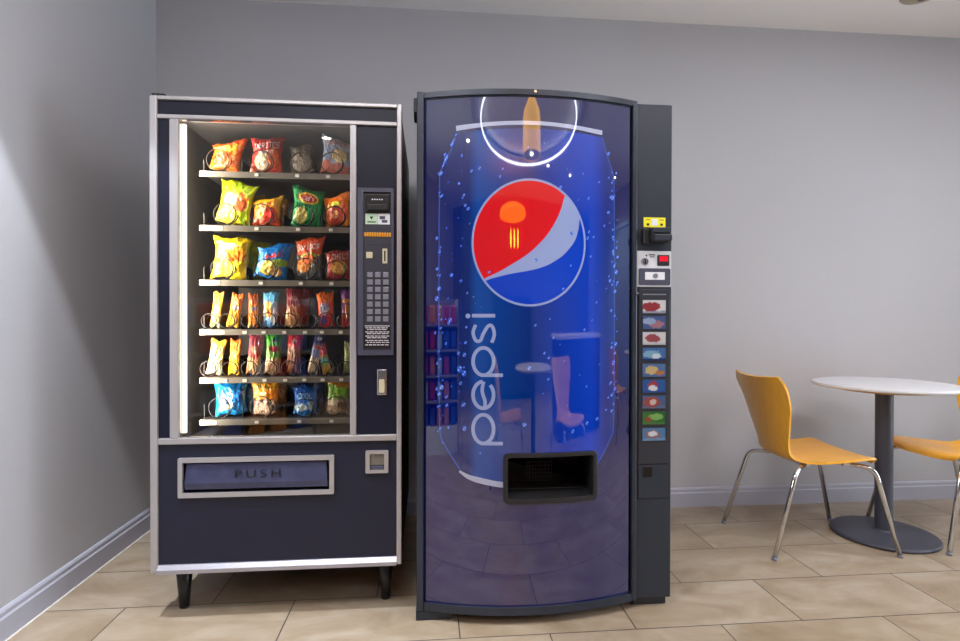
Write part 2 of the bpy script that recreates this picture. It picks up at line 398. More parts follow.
for r in range(7):
    for c in range(3):
        x = -0.2225+c*0.0285; z = 1.240-r*0.0268
        bm = B(); box(bm, x, x+0.020, SY-0.005, SY-0.001, z-0.019, z, 0.0015); k = obj('key', bm, 'key_grey', pl)
bm = B(); box(bm, -0.234,-0.139,SY-0.002,SY-0.001,0.962,1.048); il = obj('instruction_label', bm, 'seam', sm)
bm = B(); rnd = random.Random(3)
box(bm,-0.232,-0.141,SY-0.0026,SY-0.002,1.043,1.0455)
for i, z in enumerate([1.036,1.030,1.021,1.015,1.006,1.000,0.990,0.983,0.974]):
    x = -0.229+(0.006 if i%2 else 0)
    while x < -0.150:
        wd = rnd.uniform(0.006,0.018); box(bm, x, min(x+wd,-0.143), SY-0.0026, SY-0.002, z, z+0.0028); x += wd+0.003
obj('print_lines', bm, 'glyph', il)
bm = B(); box(bm, -0.187,-0.152,SY-0.004,SY+0.004,0.792,0.886,0.003); hd = obj('lock_handle', bm, 'steel', sm)
bm = B(); box(bm, -0.180,-0.159,SY-0.009,SY-0.004,0.800,0.850,0.003); obj('latch', bm, 'cream', hd)

# shelves: (z of tray surface, coil slots (x, radius))
SHX = -0.842
SHELF = [(1.616,[(-0.78,.040),(-0.625,.040),(-0.478,.038),(-0.365,.040)]),
 (1.416,[(-0.755,.040),(-0.625,.040),(-0.475,.040),(-0.355,.038)]),
 (1.214,[(-0.765,.040),(-0.610,.038),(-0.465,.040),(-0.352,.036)]),
 (1.031,[(-0.812,.027),(-0.748,.027),(-0.668,.027),(-0.600,.029),(-0.525,.028),(-0.450,.028),(-0.388,.029),(-0.318,.027)]),
 (0.852,[(-0.816,.028),(-0.738,.027),(-0.668,.028),(-0.597,.028),(-0.522,.028),(-0.452,.028),(-0.385,.026),(-0.316,.026)]),
 (0.696,[(-0.775,.038),(-0.625,.040),(-0.470,.034),(-0.352,.038)])]
FY = 2.125
for zt, slots in SHELF:
    bm = B(); box(bm, SHX, -0.283, FY-0.002, 2.66, zt-0.006, zt)
    sh = obj('shelf', bm, 'tray_dark', sm)
    bm = B(); box(bm, SHX, -0.283, FY-0.010, FY-0.0025, zt-0.022, zt-0.001, 0.001); obj('front_rail', bm, 'shelf_grey', sh)
    bm = B(); box(bm, SHX, SHX+0.002, FY+0.03, 2.66, zt, zt+0.05)
    for (xa, ra), (xb, rb) in zip(slots, slots[1:]): box(bm, (xa+xb)/2-0.001, (xa+xb)/2+0.001, FY+0.03, 2.66, zt, zt+0.05)
    obj('divider', bm, 'tray_dark', sh)
    for x, r in slots:
        pts = []; turns = 5; n = 22*turns
        for i in range(n+1):
            a = -PI/2+0.3+2*PI*i/22; pts.append((x+r*math.cos(a), FY+0.001+(0.0 if i < 20 else 0.075*(i-20)/22), zt+r+0.003+r*math.sin(a)))
        bm = B(); tube(bm, pts, 0.0021, 6); obj('coil', bm, 'coil_steel', sh)
        bm = B(); tx = x-0.012
        box(bm, tx-0.007, tx+0.007, FY-0.0125, FY-0.0102, zt-0.017, zt-0.007); obj('price_tag', bm, 'tag_white', sh)

# ------------------------------------------------------------------ printed foil bags
FONT = {'D':'11110100011000110001100011000111110','O':'01110100011000110001100011000101110','R':'11110100011000111110101001001010001','I':'01110001000010000100001000010001110',
'T':'11111001000010000100001000010000100','S':'01111100001000001110000010000111110','L':'10000100001000010000100001000011111','A':'01110100011000111111100011000110001',
'Y':'10001100010101000100001000010000100',"'":'00100001000000000000000000000000000','C':'01111100001000010000100001000001111','H':'10001100011000111111100011000110001',
'U':'10001100011000110001100011000101110','F':'11111100001000011110100001000010000','E':'11111100001000011110100001000011111','a':'00000000000111000001011111000101111','y':'00000000001000110001011110000101110',
's':'00000000000111110000011100000111110','o':'00000000000111010001100011000101110','r':'00000000001011011001100001000010000','i':'00100000000110000100001000010001110','t':'01000010001110001000010000100100110'}
def word(s, u, v, u0, u1, v0, v1, slope=0.0):
    v = v-slope*(u-0.5)
    if not (u0 < u < u1 and v0 < v < v1): return False
    p = (u-u0)/(u1-u0)*len(s); k = int(p); f = p-k
    if f > 0.86: return False
    c = int(f/0.86*5); r = int((v1-v)/(v1-v0)*7); g = FONT[s[k]]
    return g[min(r,6)*5+min(c,4)] == '1'
def ell(u, v, cu, cv, ru, rv): return ((u-cu)/ru)**2+((v-cv)/rv)**2
def nz(u, v, s, k): return noise.noise(Vector((u*s, v*s, k*7.3)))
def design(spec, k):
    """returns colour(u,v) for a printed bag"""
    base = spec['base']; top = spec.get('top', base); low = spec.get('low', base)
    def f(u, v):
        n = nz(u, v, 5, k); c = base
        if v > spec.get('topv', 0.72)+0.12*n+spec.get('sl', 0)*(u-0.5): c = top
        if v < spec.get('lowv', 0.3)+0.12*n-spec.get('sl2', 0)*(u-0.5): c = low
        for (cu, cv, ru, rv, col) in spec.get('blobs', ()):
            if ell(u, v, cu, cv, ru, rv)+0.6*nz(u, v, 9, k+3) < 1: c = col
        for (cu, cv, ru, rv, col) in spec.get('chips', ()):
            e = ell(u, v, cu, cv, ru, rv)
            if e < 1: c = tuple(min(255, x*(1.0+0.25*nz(u, v, 22, k+5))) for x in col)
            elif e < 1.18: c = tuple(x*0.55 for x in col)
        for (s, u0, u1, v0, v1, sl, col) in spec.get('words', ()):
            if word(s, u, v, u0, u1, v0, v1, sl): c = col
        for (u0, u1, v0, v1, sl, col) in spec.get('squig', ()):
            vv = v-sl*(u-0.5)
            if u0 < u < u1 and v0 < vv < v1 and nz(u*2.2, vv, 14, k+9) > -0.02: c = col
        if v > 0.965 or v < 0.03: c = tuple(x*0.82+20 for x in c)
        return c
    return f
def paint(me, cols):
    a = me.color_attributes.new('Print', 'FLOAT_COLOR', 'POINT')
    flat = []
    for c in cols: flat += [*lin([max(0, min(255, x)) for x in c]), 1.0]
    a.data.foreach_set('color', flat)
def bag(name, spec, cx, y, z0, w, h, k, roll=0.0, lean=0.12, depth=0.4, flare=0.0, shade=1.0):
    NU, NV = (88, 92) if spec.get('words') else (46, 56); T = w*depth*0.5; sla = spec.get('slant', 0)*w; col = design(spec, k)
    verts, cols, faces = [], [], []
    for side in (0, 1):
        for j in range(NV+1):
            v = j/NV
            for i in range(NU+1):
                u = i/NU; s = 2*u-1; q = 2*v-1
                th = T*max(0, 1-abs(s)**2.2)**0.6*max(0, 1-abs(q)**4)**0.8
                th *= 1+0.22*nz(u, v, 4, k+11)
                wd = w*(0.98-0.13*(1-abs(q)**2)+flare*max(0, q)**4)
                seal = max(0, abs(q)-0.88)/0.12
                th += 0.0015+0.10*T*nz(u*2, v*2, 6, k+31)*(1-abs(q)**6)*(1-s*s)
                wd *= 1+0.05*nz(0.3, v, 5, k+s*2)
                yy = (-th if side == 0 else th*0.8)+seal*0.003*math.sin(u*26+k)+0.0035*nz(u, v, 8, k)*(1-seal)+0.0022*nz(u*1.2, v, 20, k+2)
                verts.append((s*wd/2, yy, v*h+sla*s*v*v+0.15*sla*math.sin(s*3)*v+0.004*seal*(1 if q > 0 else -1)*math.sin(u*9+k)))
                cols.append(col(u, v) if side == 0 else tuple(x*0.8 for x in spec.get('back', spec['base'])))
    W = NU+1; S = W*(NV+1)
    for j in range(NV):
        for i in range(NU):
            a = j*W+i; faces.append((a, a+1, a+W+1, a+W)); b = S+a; faces.append((b, b+W, b+W+1, b+1))
    for j in range(NV): faces.append((j*W, (j+1)*W, S+(j+1)*W, S+j*W)); a = j*W+NU; faces.append((a, S+a, S+a+W, a+W))
    for i in range(NU): faces.append((i, S+i, S+i+1, i+1)); a = NV*W+i; faces.append((a, a+1, S+a+1, S+a))
    me = bpy.data.meshes.new(name)
    M = Matrix.Rotation(roll*1.5, 4, 'Y') @ Matrix.Rotation(-lean-0.06, 4, 'X') @ Matrix.Rotation(0.22*math.sin(k*2.4), 4, 'Z')
    vs = [M @ Vector(p) for p in verts]; mz = min(p.z for p in vs); vs = [(p.x, p.y, p.z-mz+0.0008) for p in vs]
    me.from_pydata(vs, [], faces); me.polygons.foreach_set('use_smooth', [True]*len(faces))
    paint(me, cols); o = link(name, me, 'foil_print'); o.location = (cx, y, z0); return o
W_ = (245,245,245)
ORG=(240,125,20); RED=(215,40,25); YEL=(245,205,30); LIM=(170,205,30); GRN=(0,150,70); BLU=(20,120,215); DBL=(20,40,130)
BAGS = [
 ('chip_bag', -0.772,0,.120,.112, .12,.05, dict(slant=.22,base=(245,112,18),top=(232,84,12),blobs=[(.5,.75,.5,.1,(250,175,60))],chips=[(.35,.36,.27,.25,(240,80,30)),(.75,.28,.2,.2,(250,120,50))],squig=[(.3,.75,.58,.66,.2,(235,200,60))]), 'small orange puff bag leaning right, far left of the top shelf'),
 ('chip_bag', -0.617,0,.124,.136, .02,.05, dict(slant=.08,base=(222,38,18),top=(205,35,30),low=(225,70,30),chips=[(.35,.3,.24,.24,(250,225,190)),(.72,.42,.2,.26,(245,110,50))],words=[('DORITOS',.08,.92,.66,.84,.04,W_)],squig=[(.2,.75,.52,.6,0,(240,230,220))]), 'red triangle chip bag with white letters on the top shelf'),
 ('chip_bag', -0.482,0,.100,.110, -.03,.05, dict(base=(92,82,72),top=(80,72,66),blobs=[(.5,.5,.3,.25,(112,100,84))],low=(120,104,82)), 'dull brown-grey bag with no bright print on the top shelf'),
 ('chip_bag', -0.360,0,.120,.142, .05,.05, dict(slant=-.10,base=(150,165,200),top=(190,205,230),low=(200,110,90),lowv=.3,words=[('RUFFLES',.1,.95,.78,.9,.1,(200,50,45))],chips=[(.6,.5,.28,.18,(245,215,150))]), 'pale blue and white ridged-chip bag, far right of the top shelf'),
 ('chip_bag', -0.742,1,.140,.162, .10,.05, dict(slant=-.04,base=(225,205,40),top=(190,210,20),topv=.75,low=(215,200,40),blobs=[(.85,.35,.2,.4,(190,215,40)),(.5,.55,.42,.2,(240,130,50)),(.35,.5,.18,.16,(250,240,225))],chips=[(.32,.22,.3,.2,(230,200,60)),(.68,.42,.2,.14,(240,110,60))],squig=[(.15,.85,.76,.9,0,(110,165,30))]), 'tall lime and yellow chip bag at the left of the second shelf'),
 ('chip_bag', -0.617,1,.118,.104, .02,.05, dict(slant=.10,base=(240,145,20),top=(225,160,20),low=(225,80,40),chips=[(.35,.38,.24,.3,(240,90,50)),(.7,.35,.22,.25,(235,60,40)),(.3,.42,.14,.18,(250,215,80))],squig=[(.3,.8,.72,.82,.12,(150,70,20))]), 'short amber and red snack bag beside the tall lime one'),
 ('chip_bag', -0.465,1,.126,.146, .02,.05, dict(slant=-.07,base=(5,150,75),top=(0,135,65),chips=[(.5,.70,.34,.15,(245,200,40)),(.5,.70,.26,.10,(215,60,30)),(.28,.25,.2,.2,(215,200,110))],words=[("Lay's",.30,.70,.64,.77,.02,W_)]), 'green potato chip bag with a yellow oval on the second shelf'),
 ('chip_bag', -0.346,1,.112,.120, -.05,.05, dict(slant=.09,base=(245,140,15),top=(240,120,20),chips=[(.45,.32,.30,.30,(190,60,40)),(.45,.36,.16,.14,(235,140,80))],blobs=[(.45,.68,.2,.1,(240,235,60)),(.85,.4,.12,.25,(240,90,40))]), 'orange snack bag with a bowl pictured, right end of the second shelf'),
 ('chip_bag', -0.752,2,.145,.156, .04,.05, dict(base=(245,195,40),top=(240,200,30),low=(250,215,40),blobs=[(.5,.55,.45,.16,(240,130,40)),(.45,.75,.3,.08,(250,235,200))],chips=[(.35,.2,.34,.17,(250,225,70))],squig=[(.1,.9,.66,.76,.06,(235,140,50)),(.3,.9,.42,.5,0,(215,80,40))]), 'tall golden yellow chip bag at the left of the third shelf'),
 ('chip_bag', -0.602,2,.130,.130, .10,.05, dict(slant=.17,base=(25,130,215),top=(20,120,210),blobs=[(.75,.45,.3,.1,(150,190,50))],chips=[(.38,.3,.26,.22,(245,215,110)),(.65,.2,.2,.12,(240,190,120))],squig=[(.2,.8,.58,.72,.15,(215,50,50))]), 'bright blue chip bag on the third shelf'),
 ('chip_bag', -0.461,2,.118,.160, .02,.05, dict(slant=.07,base=(70,60,50),top=(228,80,25),topv=.58,low=(60,62,62),lowv=.16,words=[('Doritos',.08,.92,.70,.86,.02,W_)],chips=[(.36,.34,.26,.18,(245,140,50)),(.55,.46,.2,.12,(235,110,40))],blobs=[(.55,.56,.35,.05,(185,200,50))]), 'orange-topped dark chip bag with white letters on the third shelf'),
 ('chip_bag', -0.344,2,.108,.112, -.02,.05, dict(slant=.06,base=(190,70,50),top=(165,60,50),low=(190,50,35),words=[('CHILI',.2,.9,.68,.86,0,(230,190,170))],chips=[(.5,.4,.34,.22,(245,180,70))]), 'brick red snack bag at the right end of the third shelf'),
 ('cracker_pack', -0.806,3,.046,.132, .06,.03, dict(base=(245,200,50),top=(230,160,50),low=(245,215,110),lowv=.38,blobs=[(.55,.5,.35,.08,(130,140,190))]), 'slim golden cracker pack, leftmost on the fourth shelf'),
 ('cracker_pack', -0.742,3,.056,.126, .10,.03, dict(base=(240,140,50),top=(225,120,50),low=(250,170,30),lowv=.45,blobs=[(.55,.56,.3,.07,(170,150,190))]), 'slim orange cracker pack tilted right, second from left on the fourth shelf'),
 ('cracker_pack', -0.666,3,.046,.126, .0,.03, dict(base=(235,130,50),top=(215,105,50),low=(245,140,20),lowv=.4,blobs=[(.6,.55,.3,.07,(150,140,185))]), 'slim upright dark-orange cracker pack, third from left on the fourth shelf'),
 ('cookie_bag', -0.602,3,.078,.134, .0,.05, dict(base=(150,200,230),top=(90,170,215),low=(80,150,210),lowv=.2,chips=[(.42,.6,.25,.12,(235,170,70)),(.45,.4,.28,.12,(225,150,60))],blobs=[(.8,.3,.2,.25,(220,235,245))]), 'light blue cookie bag in the middle of the fourth shelf'),
 ('nut_bag', -0.521,3,.070,.150, .03,.05, dict(base=(190,130,100),top=(150,45,55),topv=.55,low=(225,170,110),lowv=.35,blobs=[(.5,.72,.3,.06,(190,120,120))]), 'dark red topped nut bag in the middle of the fourth shelf'),
 ('cracker_bag', -0.390,3,.080,.134, -.05,.05, dict(base=(240,90,30),top=(235,110,25),low=(225,50,35),blobs=[(.45,.5,.32,.18,(180,175,200)),(.35,.2,.22,.14,(90,50,140)),(.7,.3,.2,.14,(225,40,40))],squig=[(.2,.8,.5,.66,.3,(120,110,160))]), 'orange and red animal cracker bag on the fourth shelf'),
 ('candy_bag', -0.318,3,.056,.142, .0,.05, dict(base=(120,40,140),top=(135,50,150),low=(190,40,50),lowv=.3,chips=[(.6,.42,.3,.2,(200,110,60))],blobs=[(.5,.7,.4,.05,(230,150,40))]), 'purple sweet bag at the right end of the fourth shelf'),
 ('cracker_pack', -0.811,4,.066,.128, .09,.03, dict(base=(225,210,130),top=(230,200,70),topv=.8,low=(240,235,185),lowv=.4,squig=[(.2,.8,.5,.8,.1,(110,110,70))]), 'pale yellow-white cracker pack, leftmost on the fifth shelf'),
 ('cracker_pack', -0.737,4,.054,.130, .03,.03, dict(base=(245,165,40),top=(235,135,50),low=(248,190,20),lowv=.42,blobs=[(.5,.6,.35,.05,(250,200,80))]), 'yellow-orange cracker pack, second from left on the fifth shelf'),
 ('nut_bag', -0.667,4,.066,.150, .05,.05, dict(base=(190,60,60),top=(165,35,60),low=(230,180,125),lowv=.42,blobs=[(.5,.6,.3,.1,(225,120,90))],squig=[(.1,.9,.02,.36,0,(190,130,80))]), 'crimson nut bag on the fifth shelf'),
 ('nut_bag', -0.595,4,.074,.152, .02,.05, dict(base=(110,170,60),top=(80,190,40),low=(220,190,150),lowv=.42,blobs=[(.55,.62,.35,.07,(200,60,50)),(.5,.82,.16,.06,(60,60,50))],squig=[(.1,.9,.02,.36,0,(170,120,80))]), 'bright green topped nut bag on the fifth shelf'),
 ('nut_bag', -0.520,4,.074,.154, .04,.05, dict(base=(170,95,70),top=(215,50,55),topv=.66,low=(165,100,70),blobs=[(.55,.8,.16,.07,(150,110,110))],squig=[(.1,.9,.05,.6,0,(120,70,50))]), 'red-topped brown nut bag, right of the green-topped one'),
 ('snack_bar', -0.447,4,.048,.150, .13,.03, dict(base=(120,130,180),top=(35,45,140),topv=.74,low=(235,215,180),lowv=.4,blobs=[(.5,.88,.25,.05,(220,225,240)),(.5,.66,.4,.05,(200,90,70))]), 'blue and cream bar tilted right on the fifth shelf'),
 ('snack_bar', -0.388,4,.044,.112, -.16,.03, dict(base=(170,150,90),top=(190,60,80),topv=.62,low=(225,180,60),lowv=.25,blobs=[(.5,.42,.45,.13,(110,190,190)),(.5,.3,.3,.06,(150,200,60))]), 'small pink-topped bar tilted left on the fifth shelf'),
 ('snack_bar', -0.312,4,.044,.120, .02,.03, dict(base=(150,160,80),top=(170,170,110),low=(120,140,60)), 'dull green bar at the right end of the fifth shelf'),
 ('cookie_bag', -0.744,5,.124,.132, -.06,.05, dict(slant=-.10,base=(10,125,215),top=(15,125,210),low=(20,140,220),blobs=[(.35,.22,.22,.08,(220,195,60))],squig=[(.18,.6,.2,.68,.25,(225,235,248))]), 'blue cookie bag with white lettering, left of the bottom shelf'),
 ('candy_bag', -0.618,5,.120,.138, -.03,.05, dict(slant=-.05,base=(240,140,20),top=(240,160,25),low=(110,75,60),lowv=.42,squig=[(.3,.95,.75,.9,.0,(110,100,40)),(.1,.9,.05,.4,0,(220,190,165))],blobs=[(.3,.55,.25,.12,(250,170,40))]), 'orange candy bag with brown sweets pictured, on the bottom shelf'),
 ('cookie_bag', -0.472,5,.096,.112, .0,.05, dict(base=(20,110,205),top=(15,90,190),low=(30,130,215),words=[('COOL',.15,.85,.55,.74,0,(170,210,235))],blobs=[(.35,.25,.3,.14,(190,215,225)),(.75,.32,.12,.18,(200,230,240))]), 'small square blue bag on the bottom shelf'),
 ('trail_mix_bag', -0.350,5,.096,.140, .02,.05, dict(slant=-.08,base=(120,170,50),top=(240,160,40),topv=.78,low=(190,160,130),lowv=.42,blobs=[(.6,.66,.35,.1,(130,200,30)),(.35,.32,.2,.1,(225,215,180)),(.7,.25,.2,.12,(110,60,40)),(.4,.48,.12,.06,(170,200,60))]), 'orange and green trail mix bag at the right end of the bottom shelf'),
 # second row, partly hidden
 ('chip_bag', -0.715,1,.130,.130, .05,.05, dict(base=(150,120,60),top=(170,150,40)), 'yellowish bag half hidden behind the tall lime bag', 0.07),
 ('chip_bag', -0.712,2,.130,.150, .14,.05, dict(base=(150,160,30),top=(175,185,30)), 'olive yellow bag half hidden behind the golden yellow bag', 0.07),
 ('chip_bag', -0.600,1,.110,.118, .0,.05, dict(base=(150,90,40),top=(170,120,50)), 'tan bag half hidden behind the short amber and red bag', 0.07),
 ('cookie_bag', -0.700,5,.120,.136, .05,.05, dict(base=(20,110,185),top=(15,100,180)), 'blue bag half hidden behind the blue cookie bag with white lettering', 0.07),
 ('cookie_bag', -0.462,5,.120,.150, -.03,.05, dict(base=(15,60,140),top=(20,50,130)), 'dark blue bag half hidden behind the small square blue bag', 0.07),
 ('nut_bag', -0.500,3,.070,.150, .05,.05, dict(base=(120,60,50),top=(150,50,50)), 'dull red bag half hidden behind the dark red topped nut bag', 0.07),
]
for k, b_ in enumerate(BAGS):
    name, cx, sh, w, h, roll, lean, spec, lab = b_[:9]; dy = b_[9] if len(b_) > 9 else 0
    zt = SHELF[sh][0]
    if sh in (3, 4): w *= 0.88
    if sh == 5: h *= 0.95
    o = bag(name, spec, cx, FY+0.041+dy, zt+0.0005, w*0.97, h*1.02, k, roll, lean, 0.34 if w > 0.09 else 0.42, 0.10 if w > 0.09 else 0.04)
    tag(o, lab, 'snack', 'snacks in the vending machine')

# ------------------------------------------------------------------ cola machine
PX0, PX1, PY = -0.042, 0.898, 1.97
XA, XB, SAG = -0.03, 0.765, 0.072
HC = (XB-XA)/2; XM = (XA+XB)/2; R = (HC*HC+SAG*SAG)/(2*SAG); CY = PY-SAG+R
S0, S1 = -0.3905, 0.3735           # arc length of the print
pm = thing('cola_vending_machine', 'tall cola vending machine with bulging blue printed front and dark grey side column', 'vending machine', ((PX0+PX1)/2, PY+0.4, 0))
def am(s, z, off=0.0):
    a = s/R; return Vector((XM+(R+off)*math.sin(a), CY-(R+off)*math.cos(a), z))
HOLE = (-0.100, 0.229, 0.432, 0.595)
def arc_obj(name, polys, off, m, parent, hole=True, step=0.010):
    bm = B()
    for p in polys:
        vs = [bm.verts.new((s, 0, z)) for s, z in p]
        try: bm.faces.new(vs)
        except ValueError: pass
    smin = min(v.co.x for v in bm.verts); smax = max(v.co.x for v in bm.verts)
    cuts = [(smin+step*i, 0) for i in range(1, int((smax-smin)/step)+1)]
    if hole: cuts += [(HOLE[0], 0), (HOLE[1], 0), (HOLE[2], 2), (HOLE[3], 2)]
    bmesh.ops.triangulate(bm, faces=[f for f in bm.faces if len(f.verts) > 4])
    for c, ax in cuts:
        co = [0,0,0]; co[ax] = c; no = [0,0,0]; no[ax] = 1
        bmesh.ops.bisect_plane(bm, geom=bm.verts[:]+bm.edges[:]+bm.faces[:], plane_co=co, plane_no=no, dist=1e-6)
    if hole:
        dead = [f for f in bm.faces if HOLE[0] < f.calc_center_median().x < HOLE[1] and HOLE[2] < f.calc_center_median().z < HOLE[3]]
        bmesh.ops.delete(bm, geom=dead, context='FACES')
    o0 = Vector(root_of(parent)['_o']); nrm = []
    for f in bm.faces:
        if f.normal.y > 0 or (f.normal.length == 0): pass
    bm.normal_update()
    for f in bm.faces:
        if f.normal.y > 0: f.normal_flip()
    for v in bm.verts:
        s = v.co.x; nrm.append(Vector((math.sin(s/R), -math.cos(s/R), 0))); v.co = am(s, v.co.z, off)-o0
    me = bpy.data.meshes.new(name); bm.to_mesh(me); bm.free()
    me.polygons.foreach_set('use_smooth', [True]*len(me.polygons)); me.normals_split_custom_set_from_vertices(nrm)
    return link(name, me, m, parent)
# cabinet around the delivery recess
hx0, hx1 = am(HOLE[0],0).x, am(HOLE[1],0).x
bm = B(); yb = 2.80
for a in ((PX0,PX1,PY+0.02,yb,HOLE[3]+0.02,1.855),(PX0,PX1,PY+0.02,yb,0.06,HOLE[2]-0.02),(PX0,hx0-0.02,PY+0.02,yb,HOLE[2]-0.02,HOLE[3]+0.02),(hx1+0.02,PX1,PY+0.02,yb,HOLE[2]-0.02,HOLE[3]+0.02),(hx0-0.02,hx1+0.02,PY+0.2,yb,HOLE[2]-0.02,HOLE[3]+0.02)):
    box(bm, *a)
obj('cabinet', bm, 'body_black', pm)
# door body (top and bottom caps and flanks of the bulge)
def cap(bm, z0, z1, off0=-0.03, off1=-0.002, s0=S0-0.012, s1=S1+0.014, n=40):
    L = []
    for i in range(n+1):
        s = s0+(s1-s0)*i/n
        L.append([bm.verts.new(am(s, z, o)) for z, o in ((z0,off0),(z0,off1),(z1,off1),(z1,off0))])
    for A, Z in zip(L, L[1:]):
        for k in range(4): bm.faces.new((A[k], A[(k+1)%4], Z[(k+1)%4], Z[k]))
    bm.faces.new(L[0]); bm.faces.new(L[-1]); return bm
def solidcap(bm, z0, z1):
    n = 40; P = [am(S0-0.012+(S1-S0+0.026)*i/n, 0, -0.003) for i in range(n+1)]
    P = [(p.x, p.y) for p in P]+[(XB-0.002, PY+0.019), (XA+0.002, PY+0.019)]
    A = [bm.verts.new((x,y,z0)) for x,y in P]; Z = [bm.verts.new((x,y,z1)) for x,y in P]
    bm.faces.new(A); bm.faces.new(Z)
    for k in range(len(P)): bm.faces.new((A[k],A[(k+1)%len(P)],Z[(k+1)%len(P)],Z[k]))
bm = B(); solidcap(bm, 1.845, 1.857); solidcap(bm, 0.048, 0.060); obj('door_core', bm, 'body_black', pm)
bm = B(); cap(bm, 1.850, 1.869, -0.02, 0.010, n=60); cap(bm, 1.846, 1.850, -0.01, 0.004, n=60); obj('top_rail', bm, 'frame_grey', pm, smooth=30)
bm = B(); cap(bm, 0.036, 0.063, -0.02, 0.010, n=60); obj('bottom_rail', bm, 'frame_grey', pm, smooth=30)
bm = B(); box(bm, PX0, -0.0175, PY-0.022, PY+0.02, 0.036, 1.870, 0.004); obj('left_stile', bm, 'frame_grey', pm)
bm = B(); box(bm, 0.7425, 0.7600, PY-0.020, PY+0.02, 0.036, 1.868, 0.004); obj('right_stile', bm, 'frame_grey', pm)
bm = B(); box(bm, PX0-0.012, PX0+0.004, PY-0.010, PY+0.10, 1.80, 1.852, 0.003); obj('hinge', bm, 'body_black', pm)
# printed front and its artwork
pf = arc_obj('printed_front', [[(S0,0.063),(S1,0.063),(S1,1.850),(S0,1.850)]], 0.0, 'print_navy', pm)
def smoothline(p, n=6):
    out = []
    q = [p[0]]+list(p)+[p[-1]]
    for i in range(1, len(q)-2):
        for t in range(n):
            t /= n; a, b, c, d = q[i-1], q[i], q[i+1], q[i+2]
            out.append(tuple(0.5*((2*b[k])+(-a[k]+c[k])*t+(2*a[k]-5*b[k]+4*c[k]-d[k])*t*t+(-a[k]+3*b[k]-3*c[k]+d[k])*t**3) for k in (0,1)))
    out.append(tuple(p[-1])); return out
canL = smoothline([(-0.272,1.722),(-0.290,1.670),(-0.318,1.620),(-0.334,1.580)])+smoothline([(-0.336,1.40),(-0.336,1.0),(-0.333,0.70),(-0.318,0.632),(-0.259,0.540)])
canR = smoothline([(0.2545,1.722),(0.272,1.662),(0.290,1.62),(0.303,1.582)])+smoothline([(0.305,1.40),(0.306,1.0),(0.304,0.70),(0.288,0.632),(0.236,0.548)])
bot = smoothline([(-0.259,0.540),(-0.189,0.500),(-0.108,0.484),(-0.012,0.478),(0.085,0.484),(0.165,0.505),(0.236,0.548)])
topc = smoothline([(0.2545,1.722),(0.12,1.732),(-0.012,1.735),(-0.14,1.732),(-0.272,1.722)])
strips = []
def strip_poly(L, Rr, n):
    return [[L[i], Rr[i], Rr[i+1], L[i+1]] for i in range(n-1)]
nn = min(len(canL), len(canR)); can = strip_poly(canL, canR, nn)
def yat(line, s):
    for a, b in zip(line, line[1:]):
        if min(a[0],b[0])-1e-9 <= s <= max(a[0],b[0])+1e-9:
            t = (s-a[0])/(b[0]-a[0]) if b[0] != a[0] else 0; return a[1]+(b[1]-a[1])*t
    return line[0][1]
N_ = 40
for i in range(N_):
    a = -0.259+(0.495)*i/N_; b = -0.259+0.495*(i+1)/N_
    strips.append([(a, yat(bot,a)), (b, yat(bot,b)), (b, 0.5402+(0.0075)*((b+0.259)/0.495)), (a, 0.5402+(0.0075)*((a+0.259)/0.495))])
    a = -0.272+0.5265*i/N_; b = -0.272+0.5265*(i+1)/N_
    strips.append([(a,1.722),(b,1.722),(b,yat(topc,b)),(a,yat(topc,a))])
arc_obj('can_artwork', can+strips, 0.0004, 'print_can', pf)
def stroke(line, w0, w1=None):
    out = []; w1 = w0 if w1 is None else w1; K = len(line); L, Rr = [], []
    for i, p in enumerate(line):
        a = line[max(i-1,0)]; b = line[min(i+1,K-1)]; dx, dz = b[0]-a[0], b[1]-a[1]; l = math.hypot(dx, dz) or 1; w = (w0+(w1-w0)*i/(K-1))/2
        L.append((p[0]-dz/l*w, p[1]+dx/l*w)); Rr.append((p[0]+dz/l*w, p[1]-dx/l*w))
    return strip_poly(L, Rr, K)
rim = smoothline([(-0.275,1.738),(-0.15,1.750),(-0.012,1.755),(0.12,1.750),(0.2535,1.738)], 8)
arc_obj('can_rim', stroke(rim[:8], 0.019,0.015)+stroke(rim[7:-7], 0.014)+stroke(rim[-8:], 0.014,0.017), 0.0008, 'print_rim', pf)
base = smoothline([(-0.262,0.536),(-0.225,0.515),(-0.165,0.500),(-0.108,0.491),(-0.02,0.486)], 8)
arc_obj('can_base_band', stroke(base[:12], 0.006,0.020)+stroke(base[11:], 0.020), 0.0008, 'print_rim', pf)
arc_obj('can_outline', stroke(canL, 0.003), 0.0007, 'print_outline', pf)
arc_obj('can_outline', stroke(canR, 0.003), 0.0007, 'print_outline', pf)
# globe
GC = (-0.0155, 1.338); GA, GB = 0.2045, 0.2235
def gpt(a, k=1.0): return (GC[0]+GA*k*math.cos(a), GC[1]+GB*k*math.sin(a))
fan = lambda k: [[GC, gpt(2*PI*i/96, k), gpt(2*PI*(i+1)/96, k)] for i in range(96)]
gl = arc_obj('round_emblem', fan(1.0), 0.0008, 'print_white', pf, hole=False)
redl = smoothline([(0.108,1.5075),(0.0978,1.4646),(0.078,1.4179),(0.0465,1.3673),(0.0076,1.3246),(-0.0309,1.2921),(-0.0768,1.2629),(-0.1225,1.2361),(-0.170,1.2145)], 4)
blul = smoothline([(-0.166,1.207),(-0.092,1.2263),(-0.0077,1.242),(0.0389,1.2563),(0.0704,1.2721),(0.1023,1.2942),(0.1265,1.3194),(0.1469,1.347),(0.1592,1.3822),(0.1641,1.4172),(0.1632,1.4442),(0.158,1.457)], 4)
def ang(p): return math.atan2((p[1]-GC[1])/GB, (p[0]-GC[0])/GA)
k = 0.965
a0, a1 = ang(redl[0]), ang(redl[-1])+2*PI
